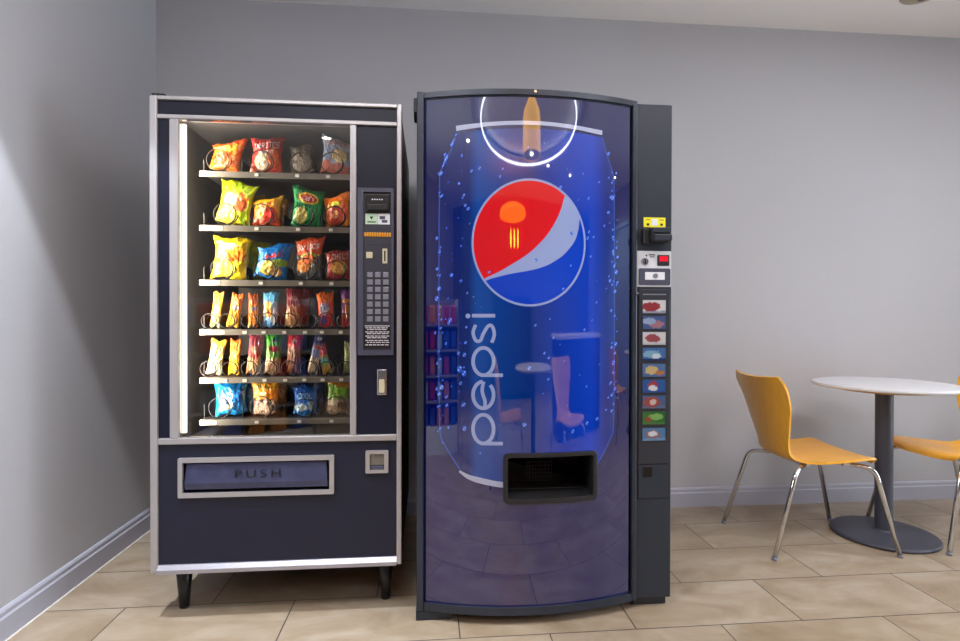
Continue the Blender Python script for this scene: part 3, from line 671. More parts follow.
red = [p for p in redl if ((p[0]-GC[0])/GA)**2+((p[1]-GC[1])/GB)**2 < k*k]
a0, a1 = ang(red[0]), ang(red[-1])+2*PI
arcp = [gpt(a0+(a1-a0)*i/60, k) for i in range(61)]
arc_obj('red_field', [arcp+red[::-1][1:-1]], 0.0012, 'print_red', gl, hole=False)
blu = [p for p in blul if ((p[0]-GC[0])/GA)**2+((p[1]-GC[1])/GB)**2 < k*k]
a0, a1 = ang(blu[0])+2*PI, ang(blu[-1])+2*PI
arcp = [gpt(a0+(a1-a0)*i/60, k) for i in range(61)]
arc_obj('blue_field', [arcp+blu[::-1][1:-1]], 0.0012, 'print_globe_blue', gl, hole=False)
# lettering: text runs up the front; t = along the line (z), b = above baseline (towards -s)
SB, XH = -0.1405, 0.074
def earc(zc, rz, rb, a0, a1, n=40, bc=None):
    bc = XH/2 if bc is None else bc
    return [(SB-(bc+rb*math.sin(math.radians(a0+(a1-a0)*i/n))), zc+rz*math.cos(math.radians(a0+(a1-a0)*i/n))) for i in range(n+1)]
TH = 0.0125; L_ = []
def letter_p(z0, z1):
    zc = (z0+z1)/2; rz = (z1-z0)/2-TH/2; return stroke(earc(zc, rz, XH/2-0.001, 0, 360), TH)+stroke([(SB-XH*0.62, z0+TH/2), (SB+0.0315, z0+TH/2)], TH)
L_ += letter_p(0.629, 0.742); L_ += letter_p(0.868, 0.976)
zc, rz = (0.752+0.858)/2, (0.858-0.752)/2-TH/2
L_ += stroke(earc(zc, rz, XH/2-0.001, 4, 318), TH)
L_ += stroke(smoothline([(SB-XH/2+0.001, zc+rz),(SB-XH/2-0.004, zc+rz*0.3),(SB-XH/2+0.006, zc-rz*0.5),(SB-XH/2+0.004, zc-rz)],8), TH*0.95)
za, zb = 0.984, 1.056
sl = smoothline([(SB-XH+0.010, zb-0.006),(SB-XH+0.001, (za+zb)/2+0.004),(SB-XH+0.010, za+0.012),(SB-XH+0.026, za+0.011),(SB-XH/2, (za+zb)/2),(SB-0.020, zb-0.010),(SB-0.006, zb-0.012),(SB+0.001,(za+zb)/2-0.004),(SB-0.008, za+0.004)],8)
L_ += stroke(sl, TH*0.95)
L_ += stroke([(SB-XH-0.003,1.082),(SB+0.004,1.082)], TH)
L_ += [[(-0.232+0.0085*math.cos(i*PI/10), 1.081+0.0085*math.sin(i*PI/10)) for i in range(20)]]
arc_obj('lettering', L_, 0.0009, 'print_white', pf, hole=False)
# water droplets printed on the can
rnd = random.Random(11); D1, D2 = [], []
def drop(s, z, r):
    n = 10; e = rnd.uniform(1.0,1.5)
    D1.append([(s+r*math.cos(i*2*PI/n), z+r*e*math.sin(i*2*PI/n)) for i in range(n)])
    for q in (0.45, -0.35):
        rr = r*0.34; D2.append([(s+r*q+rr*math.cos(i*2*PI/8), z+r*e*q*0.9+rr*math.sin(i*2*PI/8)) for i in range(8)])
for i in range(250):
    t = rnd.random()
    if t < 0.20: s = -0.336+rnd.gauss(0,0.008); z = rnd.uniform(0.66,1.60)
    elif t < 0.45: s = 0.303+rnd.gauss(0,0.010); z = rnd.uniform(0.70,1.60)
    elif t < 0.52: f = rnd.random(); s = -0.274-0.06*f; z = 1.72-0.14*f
    elif t < 0.68: s = rnd.uniform(-0.33,-0.18); z = rnd.uniform(0.60,1.66)
    else: s = rnd.uniform(-0.30,0.29); z = rnd.uniform(0.62,1.69)
    if HOLE[0]-0.04 < s < HOLE[1]+0.04 and HOLE[2]-0.04 < z < HOLE[3]+0.04: continue
    if -0.235 < s < -0.10 and 0.62 < z < 1.10: continue
    if ((s-GC[0])/GA)**2+((z-GC[1])/GB)**2 < 1.05 and rnd.random() < 0.75: continue
    drop(s, z, abs(rnd.gauss(0.0024,0.0017))+0.0013)
dr = arc_obj('water_droplets', D1, 0.0015, 'print_drop', pf, hole=False, step=0.05)
dr['kind'] = 'stuff'
hl = arc_obj('highlights', D2, 0.0018, 'print_drop_light', dr, hole=False, step=0.05); hl['kind'] = 'stuff'
# delivery port
def arcring(bm, outer, inner, o0, o1):
    n = len(outer); L = [[bm.verts.new(am(s, z, o)) for s, z in q] for q, o in ((outer,o0),(outer,o1*0.8),(rr2,o1),(inner,o1*0.7),(inner,o0))]
    for A, Z in zip(L, L[1:]):
        for k in range(n): bm.faces.new((A[k],A[(k+1)%n],Z[(k+1)%n],Z[k])).smooth = True
def dens(p, m=4):
    out = []
    for a, b in zip(p, p[1:]+p[:1]):
        out += [(a[0]+(b[0]-a[0])*i/m, a[1]+(b[1]-a[1])*i/m) for i in range(m)]
    return out
ro = dens(rrect(-0.108,0.235,0.424,0.601,0.020)); ri = dens(rrect(-0.092,0.219,0.442,0.586,0.010)); rr2 = [((a[0]*0.6+b[0]*0.4),(a[1]*0.6+b[1]*0.4)) for a, b in zip(ro, ri)]
bm = B(); arcring(bm, ro, ri, -0.012, 0.008)
# inner sleeve
n = len(ri); A = [bm.verts.new(am(s,z,-0.012)) for s,z in ri]; Z = [bm.verts.new(Vector((am(s,z).x, PY+0.03, z))) for s,z in ri]
for k_ in range(n): bm.faces.new((A[k_],A[(k_+1)%n],Z[(k_+1)%n],Z[k_]))
po = obj('port_frame', bm, 'port_frame', pm, smooth=40)
ix0, ix1 = am(-0.088,0).x, am(0.2165,0).x
bm = B()
x0, x1, y0, y1, z0, z1 = ix0-0.012, ix1+0.012, PY+0.021, PY+0.19, 0.428, 0.598
for a in ((x0,x1,y1,y1+0.004,z0,z1),(x0-0.003,x0,y0,y1,z0,z1),(x1,x1+0.003,y0,y1,z0,z1),(x0,x1,y0,y1,z0-0.003,z0),(x0,x1,y0,y1,z1,z1+0.003)): box(bm, *a)
obj('bin', bm, 'recess', po)
bm = B(); T = Matrix.Translation((0, 0, 0))
P = [(ix0+0.05,PY+0.10,0.585),(ix1-0.12,PY+0.10,0.585),(ix1-0.01,PY+0.16,0.445),(ix0+0.0,PY+0.16,0.52)]
vs = [bm.verts.new(p) for p in P]; bm.faces.new(vs); vs2 = [bm.verts.new((p[0],p[1]+0.004,p[2])) for p in P]; bm.faces.new(vs2)
for k_ in range(4): bm.faces.new((vs[k_],vs[(k_+1)%4],vs2[(k_+1)%4],vs2[k_]))
obj('chute_flap', bm, 'recess_flap', po)
bm = B()
for i in range(9): box(bm, ix0+0.09+i*0.012, ix0+0.0915+i*0.012, PY+0.085, PY+0.088, 0.455, 0.53)
for i in range(6): box(bm, ix0+0.088, ix0+0.19, PY+0.084, PY+0.087, 0.457+i*0.014, 0.4585+i*0.014)
box(bm, x0, x1, PY+0.05, PY+0.09, 0.4285, 0.440, 0.002)
obj('grille', bm, 'port_frame', po)
# right column
bm = B(); box(bm, 0.7605, PX1, PY-0.004, PY+0.0195, 0.036, 1.864, 0.004); obj('column', bm, 'column_grey', pm)
yc = PY-0.004
bm = B(); box(bm, 0.771,0.888,yc-0.004,yc-0.0002,0.536,1.180,0.001); bp_ = obj('button_panel', bm, 'column_dark', pm)
bm = B(); box(bm, 0.786,0.874,yc-0.0045,yc-0.004,1.160,1.164); obj('print_line', bm, 'key_grey', bp_)
bm = B(); ring_plate(bm, rrect(0.769,0.890,0.405,0.534,0.003), rrect(0.772,0.887,0.408,0.531,0.003), yc-0.001, yc); obj('hatch_seam', bm, 'seam', pm)
bm = B(); box(bm, 0.772,0.887,yc-0.003,yc-0.0002,0.408,0.531,0.001); ht = obj('coin_return_hatch', bm, 'column_grey', pm)
bm = B(); box(bm, 0.788,0.824,yc-0.0042,yc-0.003,0.487,0.523); obj('coin_opening', bm, 'black', ht)
BTN = [(1.141,1.092,(225,225,230),[(.35,.5,.42,.34,(190,40,50))],(150,160,190)),
 (1.082,1.034,(60,90,170),[(.6,.35,.3,.3,(180,110,130)),(.3,.6,.3,.25,(140,170,220))],(60,90,170)),
 (1.023,0.976,(215,215,222),[(.45,.5,.3,.35,(185,60,70))],(200,200,210)),
 (0.965,0.918,(50,110,200),[(.4,.5,.4,.3,(110,180,220)),(.6,.35,.2,.2,(200,225,240))],(30,60,150)),
 (0.906,0.858,(70,120,190),[(.4,.5,.28,.35,(230,190,110)),(.75,.3,.2,.2,(210,120,60))],(60,110,190)),
 (0.847,0.799,(30,90,190),[(.45,.55,.22,.35,(200,50,60)),(.45,.35,.2,.2,(220,225,240))],(30,80,180)),
 (0.788,0.741,(60,100,170),[(.4,.5,.36,.4,(190,70,60)),(.45,.5,.14,.22,(225,190,180))],(90,110,160)),
 (0.729,0.682,(30,130,50),[(.6,.6,.3,.25,(120,200,80)),(.25,.4,.12,.2,(180,50,40))],(60,140,60)),
 (0.669,0.622,(60,130,200),[(.45,.5,.35,.35,(150,110,120)),(.45,.55,.2,.2,(220,225,235))],(90,150,210))]
for i, (zt, zb, colr, blobs, lowc) in enumerate(BTN):
    f = design(dict(base=colr, blobs=blobs, low=lowc, lowv=0.18), 60+i)
    bm = B(); nx, nz_ = 26, 16; x0, x1 = 0.7845, 0.872; g = [[bm.verts.new((x0+(x1-x0)*a/nx, yc-0.0075, zb+(zt-zb)*b/nz_)) for a in range(nx+1)] for b in range(nz_+1)]
    cols = [tuple(0.62*q+0.10*sum(f(a/nx, b/nz_)) for q in f(a/nx, b/nz_)) for b in range(nz_+1) for a in range(nx+1)]
    cols = [tuple(0.86*q for q in c_) for c_ in cols]
    for b in range(nz_):
        for a in range(nx): bm.faces.new((g[b][a],g[b][a+1],g[b+1][a+1],g[b+1][a]))
    e0 = [bm.verts.new(p) for p in ((x0,yc-0.0042,zb),(x1,yc-0.0042,zb),(x1,yc-0.0042,zt),(x0,yc-0.0042,zt))]; cols += [(40,42,50)]*4
    bm.faces.new([e0[0],e0[1]]+[g[0][a] for a in range(nx,-1,-1)]); bm.faces.new([e0[2],e0[3]]+[g[nz_][a] for a in range(nx+1)])
    bm.faces.new([e0[1],e0[2]]+[g[b][nx] for b in range(nz_,-1,-1)]); bm.faces.new([e0[3],e0[0]]+[g[b][0] for b in range(nz_+1)])
    o = obj('selection_button', bm, 'backlit_print', pm); paint(o.data, cols)
bm = B(); box(bm, 0.789,0.872,yc-0.002,yc,1.410,1.446); yl = obj('yellow_label', bm, 'yellow', pm); yl['label'] = 'yellow instruction sticker above the bill slot'
bm = B(); box(bm, 0.819,0.842,yc-0.0026,yc-0.002,1.416,1.440); obj('note_picture', bm, 'white_label', yl)
bm = B()
for x in (0.800,0.852): box(bm, x,x+0.010,yc-0.0026,yc-0.002,1.416,1.424); box(bm, x-0.003,x+0.013,yc-0.0026,yc-0.002,1.436,1.4385)
obj('marking', bm, 'seam', yl)
bm = B(); box(bm, 0.780,0.805,yc-0.020,yc,1.345,1.402,0.004); box(bm, 0.803,0.876,yc-0.045,yc,1.352,1.404,0.005); ba = obj('bill_acceptor', bm, 'body_black', pm)
bm = B(); box(bm, 0.806,0.873,yc-0.050,yc-0.0445,1.384,1.402,0.002); box(bm, 0.806,0.873,yc-0.060,yc-0.0445,1.354,1.376,0.003); obj('mouth', bm, 'column_grey', ba)
bm = B(); box(bm, 0.764,0.8945,yc-0.003,yc,1.190,1.322,0.001); wp = obj('coin_plate', bm, 'white_plate', pm)
bm = B(); plate(bm, rrect(0.770,0.890,0.0,0.062,0.006), yc-0.006, yc-0.003); bmesh.ops.translate(bm, vec=(0,0,1.196), verts=bm.verts); gp = obj('lower_plate', bm, 'panel_grey', wp)
bm = B(); box(bm, 0.793,0.868,yc-0.0068,yc-0.006,1.216,1.244); obj('badge', bm, 'white_label', wp)
bm = B(); bmesh.ops.create_cone(bm, cap_ends=True, segments=20, radius1=0.009, radius2=0.009, depth=0.004, matrix=Matrix.Translation((0.832,yc-0.0085,1.230)) @ Matrix.Rotation(PI/2,4,'X')); obj('lock', bm, 'key_grey', wp)
bm = B(); bmesh.ops.create_cone(bm, cap_ends=True, segments=24, radius1=0.014, radius2=0.012, depth=0.008, matrix=Matrix.Translation((0.792,yc-0.007,1.283)) @ Matrix.Rotation(PI/2,4,'X')); cl = obj('coin_slot', bm, 'steel', wp)
bm = B(); box(bm, 0.790,0.794,yc-0.0125,yc-0.0112,1.274,1.291); obj('slit', bm, 'seam', wp)
bm = B(); box(bm, 0.840,0.886,yc-0.008,yc-0.003,1.268,1.308,0.003); dp = obj('price_display', bm, 'body_black', wp)
bm = B(); box(bm, 0.847,0.879,yc-0.0092,yc-0.008,1.284,1.303); obj('screen', bm, 'red_display', wp)
bm = B(); box(bm, 0.796,0.802,yc-0.0036,yc-0.003,1.302,1.308); box(bm, 0.808,0.832,yc-0.0036,yc-0.003,1.306,1.310); box(bm, 0.812,0.830,yc-0.0036,yc-0.003,1.299,1.302); obj('marking', bm, 'seam', wp)
bm = B()
for x, z in ((0.7585,1.165),): bmesh.ops.create_cone(bm, cap_ends=True, segments=18, radius1=0.006, radius2=0.005, depth=0.010, matrix=Matrix.Translation((x,PY-0.024,z)) @ Matrix.Rotation(PI/2,4,'X'))
obj('lock', bm, 'steel', pm)
bm = B(); bmesh.ops.create_cone(bm, cap_ends=True, segments=18, radius1=0.006, radius2=0.005, depth=0.006, matrix=Matrix.Translation((am(0.0,0).x, am(0,0,0.012).y, 1.860)) @ Matrix.Rotation(PI/2,4,'X')); obj('lock', bm, 'steel', pm)
# feet
bm = B(); box(bm, PX0-0.002,0.088,PY-0.016,PY+0.05,0.0,0.034,0.003); obj('foot', bm, 'column_grey', pm)
bm = B(); box(bm, 0.762,0.890,PY+0.02,PY+0.09,0.0,0.034,0.003); obj('foot', bm, 'column_dark', pm)
bm = B(); box(bm, PX0+0.02,PX1-0.02,PY+0.12,2.75,0.0,0.06); obj('plinth', bm, 'body_black', pm)

# ------------------------------------------------------------------ chairs and table
def shell_point(u, v):
    # u: 0 front edge of seat .. 1 top of the back; v -1..1
    P = [(0.222,0.402),(0.213,0.420),(0.170,0.429),(0.06,0.419),(-0.05,0.406),(-0.115,0.405),(-0.158,0.426),(-0.182,0.475),(-0.212,0.575),(-0.240,0.675),(-0.266,0.755),(-0.282,0.799)]
    Wd = [0.165,0.197,0.212,0.212,0.190,0.155,0.128,0.125,0.158,0.190,0.205,0.198]
    t = u*(len(P)-1); i = min(int(t), len(P)-2); f = t-i
    def cr(a,b,c,d): return 0.5*((2*b)+(-a+c)*f+(2*a-5*b+4*c-d)*f*f+(-a+3*b-3*c+d)*f**3)
    g = lambda A, j: A[max(0,min(len(A)-1,j))]
    x = cr(*[g(P,i+k)[0] for k in (-1,0,1,2)]); z = cr(*[g(P,i+k)[1] for k in (-1,0,1,2)]); w = cr(*[g(Wd,i+k) for k in (-1,0,1,2)])
    back = max(0, min(1, (u-0.5)/0.3)); seat = 1-back
    av = abs(v)
    x += back*0.040*av**2 - seat*max(0,(0.2-u)/0.2)*0.025*av**3
    z += seat*(0.012*av**2.5) + max(0,(u-0.86)/0.14)*(0.013*av**2 - 0.030*max(0,(av-0.88)/0.12)**2)
    return Vector((x, w*v, z))
def chair_mesh():
    bm = B(); NU, NV = 56, 22; th = 0.011
    G = [[shell_point(i/NU, -1+2*j/NV) for j in range(NV+1)] for i in range(NU+1)]
    nr = [[None]*(NV+1) for _ in range(NU+1)]
    for i in range(NU+1):
        for j in range(NV+1):
            a = G[min(i+1,NU)][j]-G[max(i-1,0)][j]; b = G[i][min(j+1,NV)]-G[i][max(j-1,0)]; nr[i][j] = a.cross(b).normalized()
    T = [[bm.verts.new(G[i][j]+nr[i][j]*th/2) for j in range(NV+1)] for i in range(NU+1)]; U = [[bm.verts.new(G[i][j]-nr[i][j]*th/2) for j in range(NV+1)] for i in range(NU+1)]
    for i in range(NU):
        for j in range(NV):
            bm.faces.new((T[i][j],T[i+1][j],T[i+1][j+1],T[i][j+1])); bm.faces.new((U[i][j],U[i][j+1],U[i+1][j+1],U[i+1][j]))
    for i in range(NU):
        bm.faces.new((T[i][0],U[i][0],U[i+1][0],T[i+1][0])); bm.faces.new((T[i][NV],T[i+1][NV],U[i+1][NV],U[i][NV]))
    for j in range(NV):
        bm.faces.new((T[0][j],T[0][j+1],U[0][j+1],U[0][j])); bm.faces.new((T[NU][j],U[NU][j],U[NU][j+1],T[NU][j+1]))
    return bm
def make_chair(label, group=None, m='plywood'):
    t = thing('cafe_chair', label, 'chair', (0,0,0), group)
    obj('seat_shell', chair_mesh(), m, t, smooth=50)
    for s in (-1, 1):
        # rear leg
        pts = fillet([(-0.292,0.222*s,0.006),(-0.175,0.195*s,0.390),(-0.085,0.125*s,0.398),(-0.02,0.05*s,0.400)], 0.045)
        bm = B(); tube(bm, pts, 0.0105, 12); lg = obj('leg', bm, 'chrome', t)
        bm = B(); tube(bm, [(-0.293,0.2225*s,0.0),(-0.2895,0.2215*s,0.012)], 0.0118, 12); obj('foot_cap', bm, 'key_grey', lg)
        pts = fillet([(0.290,0.228*s,0.006),(0.195,0.195*s,0.392),(0.10,0.135*s,0.402),(0.03,0.05*s,0.403)], 0.045)
        bm = B(); tube(bm, pts, 0.0105, 12); lg = obj('leg', bm, 'chrome', t)
        bm = B(); tube(bm, [(0.291,0.2285*s,0.0),(0.2885,0.2275*s,0.012)], 0.0118, 12); obj('foot_cap', bm, 'key_grey', lg)
    bm = B(); box(bm, -0.095,-0.06,-0.125,0.125,0.386,0.400,0.004); box(bm, 0.08,0.12,-0.150,0.150,0.392,0.414,0.004); box(bm, -0.05,0.07,-0.07,0.07,0.390,0.404,0.004)
    obj('seat_bracket', bm, 'chrome', t)
    return t
def place(o, x, y, rz): o.location = (x, y, 0); o.rotation_euler = (0,0,rz)
ch = make_chair('honey plywood chair with chrome legs left of the round white table', 'plywood chairs')
place(ch, 1.828, 2.515, -0.03)
def chair_copy(x, y, rz, label, group='plywood chairs'):
    c = copy_tree(ch); c['label'] = label; c['group'] = group; place(c, x, y, rz); return c
chair_copy(2.640, 2.515, PI+0.02, 'honey plywood chair cut off by the right edge of the photo')
def make_table(label):
    t = thing('pedestal_table', label, 'table', (0,0,0), 'round pedestal tables')
    r = 0.311
    bm = B(); lathe(bm, [(0,0.737),(r-0.010,0.737),(r-0.003,0.739),(r,0.743),(r,0.748),(r-0.003,0.753),(r-0.010,0.755),(0,0.755)], n=96); obj('tabletop', bm, 'tabletop', t, smooth=40)
    bm = B(); lathe(bm, [(0,0.7365),(0.205,0.7365),(0.200,0.720),(0.10,0.708),(0,0.708)], n=48); obj('mounting_plate', bm, 'tan_plate', t, smooth=40)
    bm = B(); lathe(bm, [(0.038,0.026),(0.038,0.7075)], n=40); lathe(bm, [(0.038,0.7075),(0.0,0.7075)], n=40); obj('pole', bm, 'pedestal', t, smooth=40)
    bm = B(); lathe(bm, [(0,0),(0.217,0),(0.225,0.004),(0.227,0.011),(0.222,0.018),(0.205,0.022),(0.09,0.028),(0.052,0.030),(0.046,0.036),(0.0,0.036)], n=96); obj('base', bm, 'pedestal', t, smooth=40)
    return t
tb = make_table('small round white-topped table on a dark pedestal by the back wall')
tb.location = (2.245, 2.520, 0)

# ceiling: speaker rosette at the top right
t = thing('sprinkler', 'tan ceiling sprinkler rosette cut by the top edge of the photo', 'sprinkler', (2.525,2.615,H))
bm = B(); lathe(bm, [(0,H),(0.095,H),(0.090,H-0.006),(0.05,H-0.010),(0,H-0.010)], 2.525, 2.615, 32); obj('rosette', bm, 'vent_tan', t)
bm = B(); lathe(bm, [(0,H-0.03),(0.018,H-0.03),(0.012,H-0.010),(0,H-0.010)], 2.525, 2.615, 16); obj('head', bm, 'steel', t)

# ------------------------------------------------------------------ the rest of the room, seen in the reflections
GR = 'furniture mirrored in the blue machine front'
t2 = copy_tree(tb); t2.location = (0.68, 0.22, 0); t2['label'] = 'round white table beside the camera, mirrored in the blue machine front'
chair_copy(0.27, 0.20, 0.0, 'plywood chair left of the mirrored table, seen in the blue machine front')
chair_copy(1.24, 0.42, 1.45, 'plywood chair right of the mirrored table, seen in the blue machine front')
chair_copy(3.10, 0.05, 0.1, 'plywood chair mirrored near the right edge of the blue machine front')
t3 = copy_tree(tb); t3.location = (3.62, 0.32, 0); t3['label'] = 'round white table mirrored near the right edge of the blue machine front'
# goods rack
rk = thing('display_rack', 'low rack of packets mirrored at the left edge of the blue machine front', 'rack', (-1.60,0.02,0))
RM = Matrix.Translation((-1.60,0.02,0)) @ Matrix.Rotation(math.radians(143),4,'Z')
def rb(bm, *a):
    vs0 = set(bm.verts); box(bm, *a); bmesh.ops.transform(bm, matrix=RM, verts=[v for v in bm.verts if v not in vs0])
bm = B(); rb(bm, -0.75,0.75,0.19,0.21,0.0,1.22); rb(bm,-0.77,-0.75,-0.20,0.21,0,1.22); rb(bm,0.75,0.77,-0.20,0.21,0,1.22); obj('frame', bm, 'rack_metal', rk)
bm = B(); rb(bm, -0.75,0.75,-0.18,0.19,0.0,0.22); obj('plinth', bm, 'white_paint', rk)
rs = random.Random(5); pk = {}
for r in range(5):
    zt = 0.22+0.2*r
    if r: bm = B(); rb(bm, -0.75,0.75,-0.20,0.19,zt-0.014,zt); obj('shelf', bm, 'rack_metal', rk)
    for c in range(9):
        m = rs.choice(['blue_packet','red_packet','orange_packet','pale_packet','blue_packet'])
        if m not in pk:
            bm = B(); box(bm, -0.06,0.06,-0.05,0.05,0,0.15,0.018,3); o = obj('packet', bm, m, smooth=60); pk[m] = o
        else: o = pk[m].copy(); C.objects.link(o)
        o.matrix_world = RM @ Matrix.Translation((-0.66+c*0.165, -0.10, zt+0.0005))
        tag(o, {'blue_packet':'blue','red_packet':'red','orange_packet':'orange','pale_packet':'pale grey'}[m]+' packet on the low rack mirrored in the blue machine front', 'packet', 'packets on the mirrored rack')
# dark sideboard at the far wall
sb = thing('sideboard', 'dark sideboard at the far wall, mirrored in the blue machine front', 'cabinet', (0.35,YB+0.3,0))
bm = B(); box(bm, -0.55,1.25,YB+0.02,YB+0.52,0.06,1.35,0.008); obj('body', bm, 'dark_wood', sb)
for x in (-0.53,0.36):
    bm = B(); box(bm, x,x+0.87,YB+0.521,YB+0.54,0.10,1.31,0.004); d = obj('door', bm, 'dark_wood', sb)
    bm = B(); box(bm, 0.30 if x < 0 else 0.40, 0.32 if x < 0 else 0.42,YB+0.541,YB+0.56,0.6,0.8,0.003); obj('handle', bm, 'steel', d)
bm = B(); box(bm, -0.55,1.25,YB+0.04,YB+0.50,0.0,0.0595); obj('kickboard', bm, 'black', sb)
# counter
ct = thing('counter', 'dark counter with a pale top mirrored right of centre in the blue machine front', 'counter', (2.4,-0.9,0))
bm = B(); box(bm, 1.5,3.0,-1.25,-0.62,0.885,0.92,0.006); obj('worktop', bm, 'tabletop', ct)
bm = B(); box(bm, 1.53,2.97,-1.20,-0.66,0.0,0.8845); obj('body', bm, 'dark_wood', ct)
# window blind
bm = B(); y = -3.2
while y < -0.65: box(bm, XR-0.05,XR-0.045,y,y+0.07,0.2,2.22); y += 0.105
box(bm, XR-0.07,XR-0.02,-3.2,-0.6,2.22,2.27)
tag(obj('window_blind', bm, 'blind'), 'blue-grey vertical slat blind mirrored at the right of the blue machine front', 'blind')

# ------------------------------------------------------------------ lamps
def lampdata(kind, name, loc, energy, col, **kw):
    d = bpy.data.lights.new(name, kind); d.energy = energy; d.color = col
    for k_, v in kw.items(): setattr(d, k_, v)
    o = bpy.data.objects.new(name, d); C.objects.link(o); o.location = loc; return o
WARM = (1.0,0.97,0.94)
def downlight(x, y, label, energy, cone=60, blend=0.35, lamp=True, size=0.04):
    t = thing('downlight', label, 'ceiling light', (x,y,H), 'recessed ceiling lights')
    bm = B(); lathe(bm, [(0.045,H-0.0005),(0.062,H-0.0005),(0.060,H-0.006),(0.047,H-0.008),(0.045,H-0.0005)], x, y, 32); obj('trim_ring', bm, 'white_paint', t)
    bm = B(); lathe(bm, [(0,H-0.004),(0.044,H-0.004),(0.044,H-0.0005),(0,H-0.0005)], x, y, 24); obj('lens', bm, 'lamp_glow', t)
    if lamp:
        o = lampdata('SPOT', 'lamp', (x,y,H-0.012), energy, (0.90,0.93,1.0) if cone < 70 else WARM, spot_size=math.radians(cone), spot_blend=blend, shadow_soft_size=size)
        o.parent = t; o.location = (0,0,-0.012)
    return t
DL = [(-1.10,1.43,'recessed downlight nearest the left wall above the snack machine side',330,62,0.14,0.03),
 (-0.35,0.95,'recessed downlight in front of the snack machine',60,125,0.8,0.12),
 (1.9,1.15,'recessed downlight in front of the round table',62,130,0.9,0.2),
 (3.6,1.9,'recessed downlight above the far right of the cafe corner',35,140,0.9,0.15),
 (-0.95,-1.15,'recessed downlight mirrored near the top left of the blue machine front',210,140,0.9,0.2),
 (1.64,-2.05,'recessed downlight mirrored just right of the golden pendant',230,140,0.9,0.2),
 (2.61,-2.14,'recessed downlight mirrored right of the emblem top',230,140,0.9,0.2),
 (4.26,-1.06,'recessed downlight mirrored near the top right of the blue machine front',210,140,0.9,0.2)]
for x, y, lab, e, c, bl, sz in DL: downlight(x, y, lab, e, c, bl, True, sz)
for i, x in enumerate((-0.6, 1.4, 3.2)):  # added out of view to brighten the walls and machine fronts
    yp = (0.6, 0.6, 1.35)[i]
    t = thing('fill_panel', ('first','second','third')[i]+' unseen fill light panel added to the ceiling, counted from the left wall, above the photographer', 'ceiling light', (x,yp,H), 'added ceiling fill panels')
    bm = B(); ring_plate(bm, [(x-0.62,yp-0.17),(x+0.62,yp-0.17),(x+0.62,yp+0.17),(x-0.62,yp+0.17)], [(x-0.6,yp-0.15),(x+0.6,yp-0.15),(x+0.6,yp+0.15),(x-0.6,yp+0.15)], 0, 0.02)
    bmesh.ops.transform(bm, matrix=Matrix(((1,0,0,0),(0,0,1,0),(0,-1,0,H-0.0005),(0,0,0,1))), verts=bm.verts); obj('frame', bm, 'white_paint', t)
    bm = B(); box(bm, x-0.6,x+0.6,yp-0.15,yp+0.15,H-0.012,H-0.001); obj('diffuser', bm, 'white_label', t)
    o = lampdata('AREA', 'lamp', (0,0,0), 32, (1.0,0.985,1.0), shape='RECTANGLE', size=1.2, size_y=0.3); o.parent = t; o.location = (0,0,-0.016)
# ring chandelier
t = thing('ring_light', 'large glowing white ring light mirrored at the top of the blue machine front', 'ceiling light', (0.72,-0.62,H))
bm = B(); P = [(0.72+1.12*math.cos(2*PI*i/96), -0.62+1.12*math.sin(2*PI*i/96), 2.62) for i in range(96)]; tube(bm, P, 0.014, 10, closed=True); obj('glow_ring', bm, 'ring_glow', t)
bm = B(); lathe(bm, [(1.17,2.700),(1.34,2.700),(1.34,2.712),(1.17,2.712),(1.17,2.700)], 0.72, -0.62, 72, False); obj('halo_band', bm, 'ring_body', t)  # pale band added to imitate the ring's soft halo on the ceiling
for a in (0.5,2.6,4.7):
    bm = B(); tube(bm, [(0.72+1.12*math.cos(a),-0.62+1.12*math.sin(a),2.636),(0.72+1.12*math.cos(a),-0.62+1.12*math.sin(a),H)], 0.004, 6); obj('hanger', bm, 'ring_body', t)
# golden pendant
t = thing('pendant_lamp', 'golden bottle-shaped pendant lamp mirrored at the top of the blue machine front', 'ceiling light', (0.62,0.35,H))
bm = B(); lathe(bm, [(0.135,2.10),(0.14,2.105),(0.14,2.33),(0.125,2.38),(0.07,2.44),(0.03,2.49),(0.022,2.56),(0.022,H)], 0.62, 0.35, 32); obj('shade', bm, 'gold_shade', t, smooth=40)
bm = B(); lathe(bm, [(0,2.114),(0.07,2.114),(0.134,2.104)], 0.62, 0.35, 32); obj('reflector', bm, 'white_paint', t)
bm = B(); lathe(bm, [(0,2.106),(0.022,2.106),(0.022,2.110),(0,2.110)], 0.62, 0.35, 16); obj('bulb', bm, 'lamp_glow', t)
# orange dome
t = thing('dome_pendant', 'glowing orange dome pendant mirrored in the red part of the round emblem', 'ceiling light', (0.36,-2.0,H))
bm = B(); lathe(bm, [(0.45,2.15),(0.43,2.20),(0.30,2.24),(0.14,2.26),(0.02,2.265)], 0.36, -2.0, 40); obj('shade', bm, 'dome_shade', t, smooth=60)
bm = B(); tube(bm, [(0.36,-2.0,2.266),(0.36,-2.0,H)], 0.006, 8); obj('cord', bm, 'black', t)
t = thing('filament_lamp', 'three glowing amber filament bulbs mirrored in the red part of the round emblem', 'ceiling light', (0.45,-3.0,H))
bm = B(); tube(bm, [(0.45,-3.0,2.19),(0.45,-3.0,H)], 0.006, 8); box(bm, 0.25,0.65,-3.01,-2.99,2.17,2.19); obj('stem', bm, 'black', t)
for dx in (-0.15,0,0.15):
    bm = B(); lathe(bm, [(0,1.93),(0.02,1.95),(0.028,2.02),(0.018,2.12),(0.012,2.1695),(0,2.1695)], 0.45+dx, -3.0, 12); obj('bulb', bm, 'filament', t)
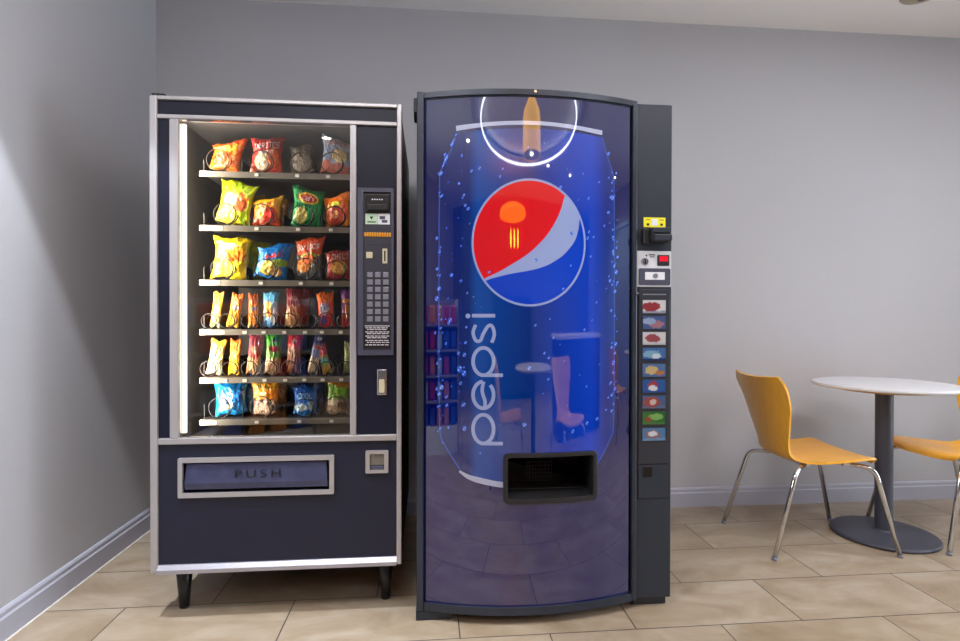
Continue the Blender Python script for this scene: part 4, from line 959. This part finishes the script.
# tube light inside the snack machine, ring and window daylight as lamps, the left window's one added as fill
o = lampdata('AREA', 'cabinet_lamp', (-0.861,2.064,1.21), 16, (1.0,0.90,0.72), shape='RECTANGLE', size=0.02, size_y=1.08)
o.parent = sm; o.location = Vector((-0.861,2.064,1.21))-Vector(sm['_o'])
o.rotation_euler = Vector((-0.75,-0.62,0)).to_track_quat('Z','Y').to_euler()
o = lampdata('AREA', 'daylight', (XR+0.25,(wy0+wy1)/2,1.2), 200, (0.88,0.94,1.0), shape='RECTANGLE', size=2.3, size_y=2.3)
o.rotation_euler = Vector((1,0,0)).to_track_quat('Z','Y').to_euler()
o = lampdata('AREA', 'daylight', (-3.1,-0.25,1.2), 300, (0.88,0.94,1.0), shape='RECTANGLE', size=1.5, size_y=2.2)  # fill lamp behind the added left window
o.rotation_euler = Vector((-1,0,0)).to_track_quat('Z','Y').to_euler()
w = bpy.data.worlds.new('world'); SC.world = w; w.use_nodes = True
w.node_tree.nodes['Background'].inputs['Color'].default_value = (0.55,0.68,1.0,1); w.node_tree.nodes['Background'].inputs['Strength'].default_value = 1.2
for o in list(bpy.data.objects):
    if '_o' in o: del o['_o']

# ------------------------------------------------------------------ camera
f, yaw, pitch, roll = 549.87, 0.0931387, -0.0060396, 0.0017067
cy, sy = math.cos(yaw), math.sin(yaw)
F = Vector((sy*math.cos(pitch), cy*math.cos(pitch), math.sin(pitch))); Rt = Vector((cy,-sy,0)); U = Rt.cross(F)
c, s = math.cos(roll), math.sin(roll); R2 = Rt*c+U*s; U2 = -Rt*s+U*c
cam = bpy.data.cameras.new('camera'); cam.sensor_width = 36; cam.lens = f/960*36; cam.clip_start = 0.02
co = bpy.data.objects.new('camera', cam); C.objects.link(co)
M = Matrix((R2, U2, -F)).transposed().to_4x4(); M.translation = (0,0,1.0768); co.matrix_world = M
SC.camera = co
SC.view_settings.view_transform = 'Standard'; SC.view_settings.look = 'None'; SC.view_settings.gamma = 1; SC.view_settings.use_curve_mapping = False
SC.view_settings.exposure = -0.32
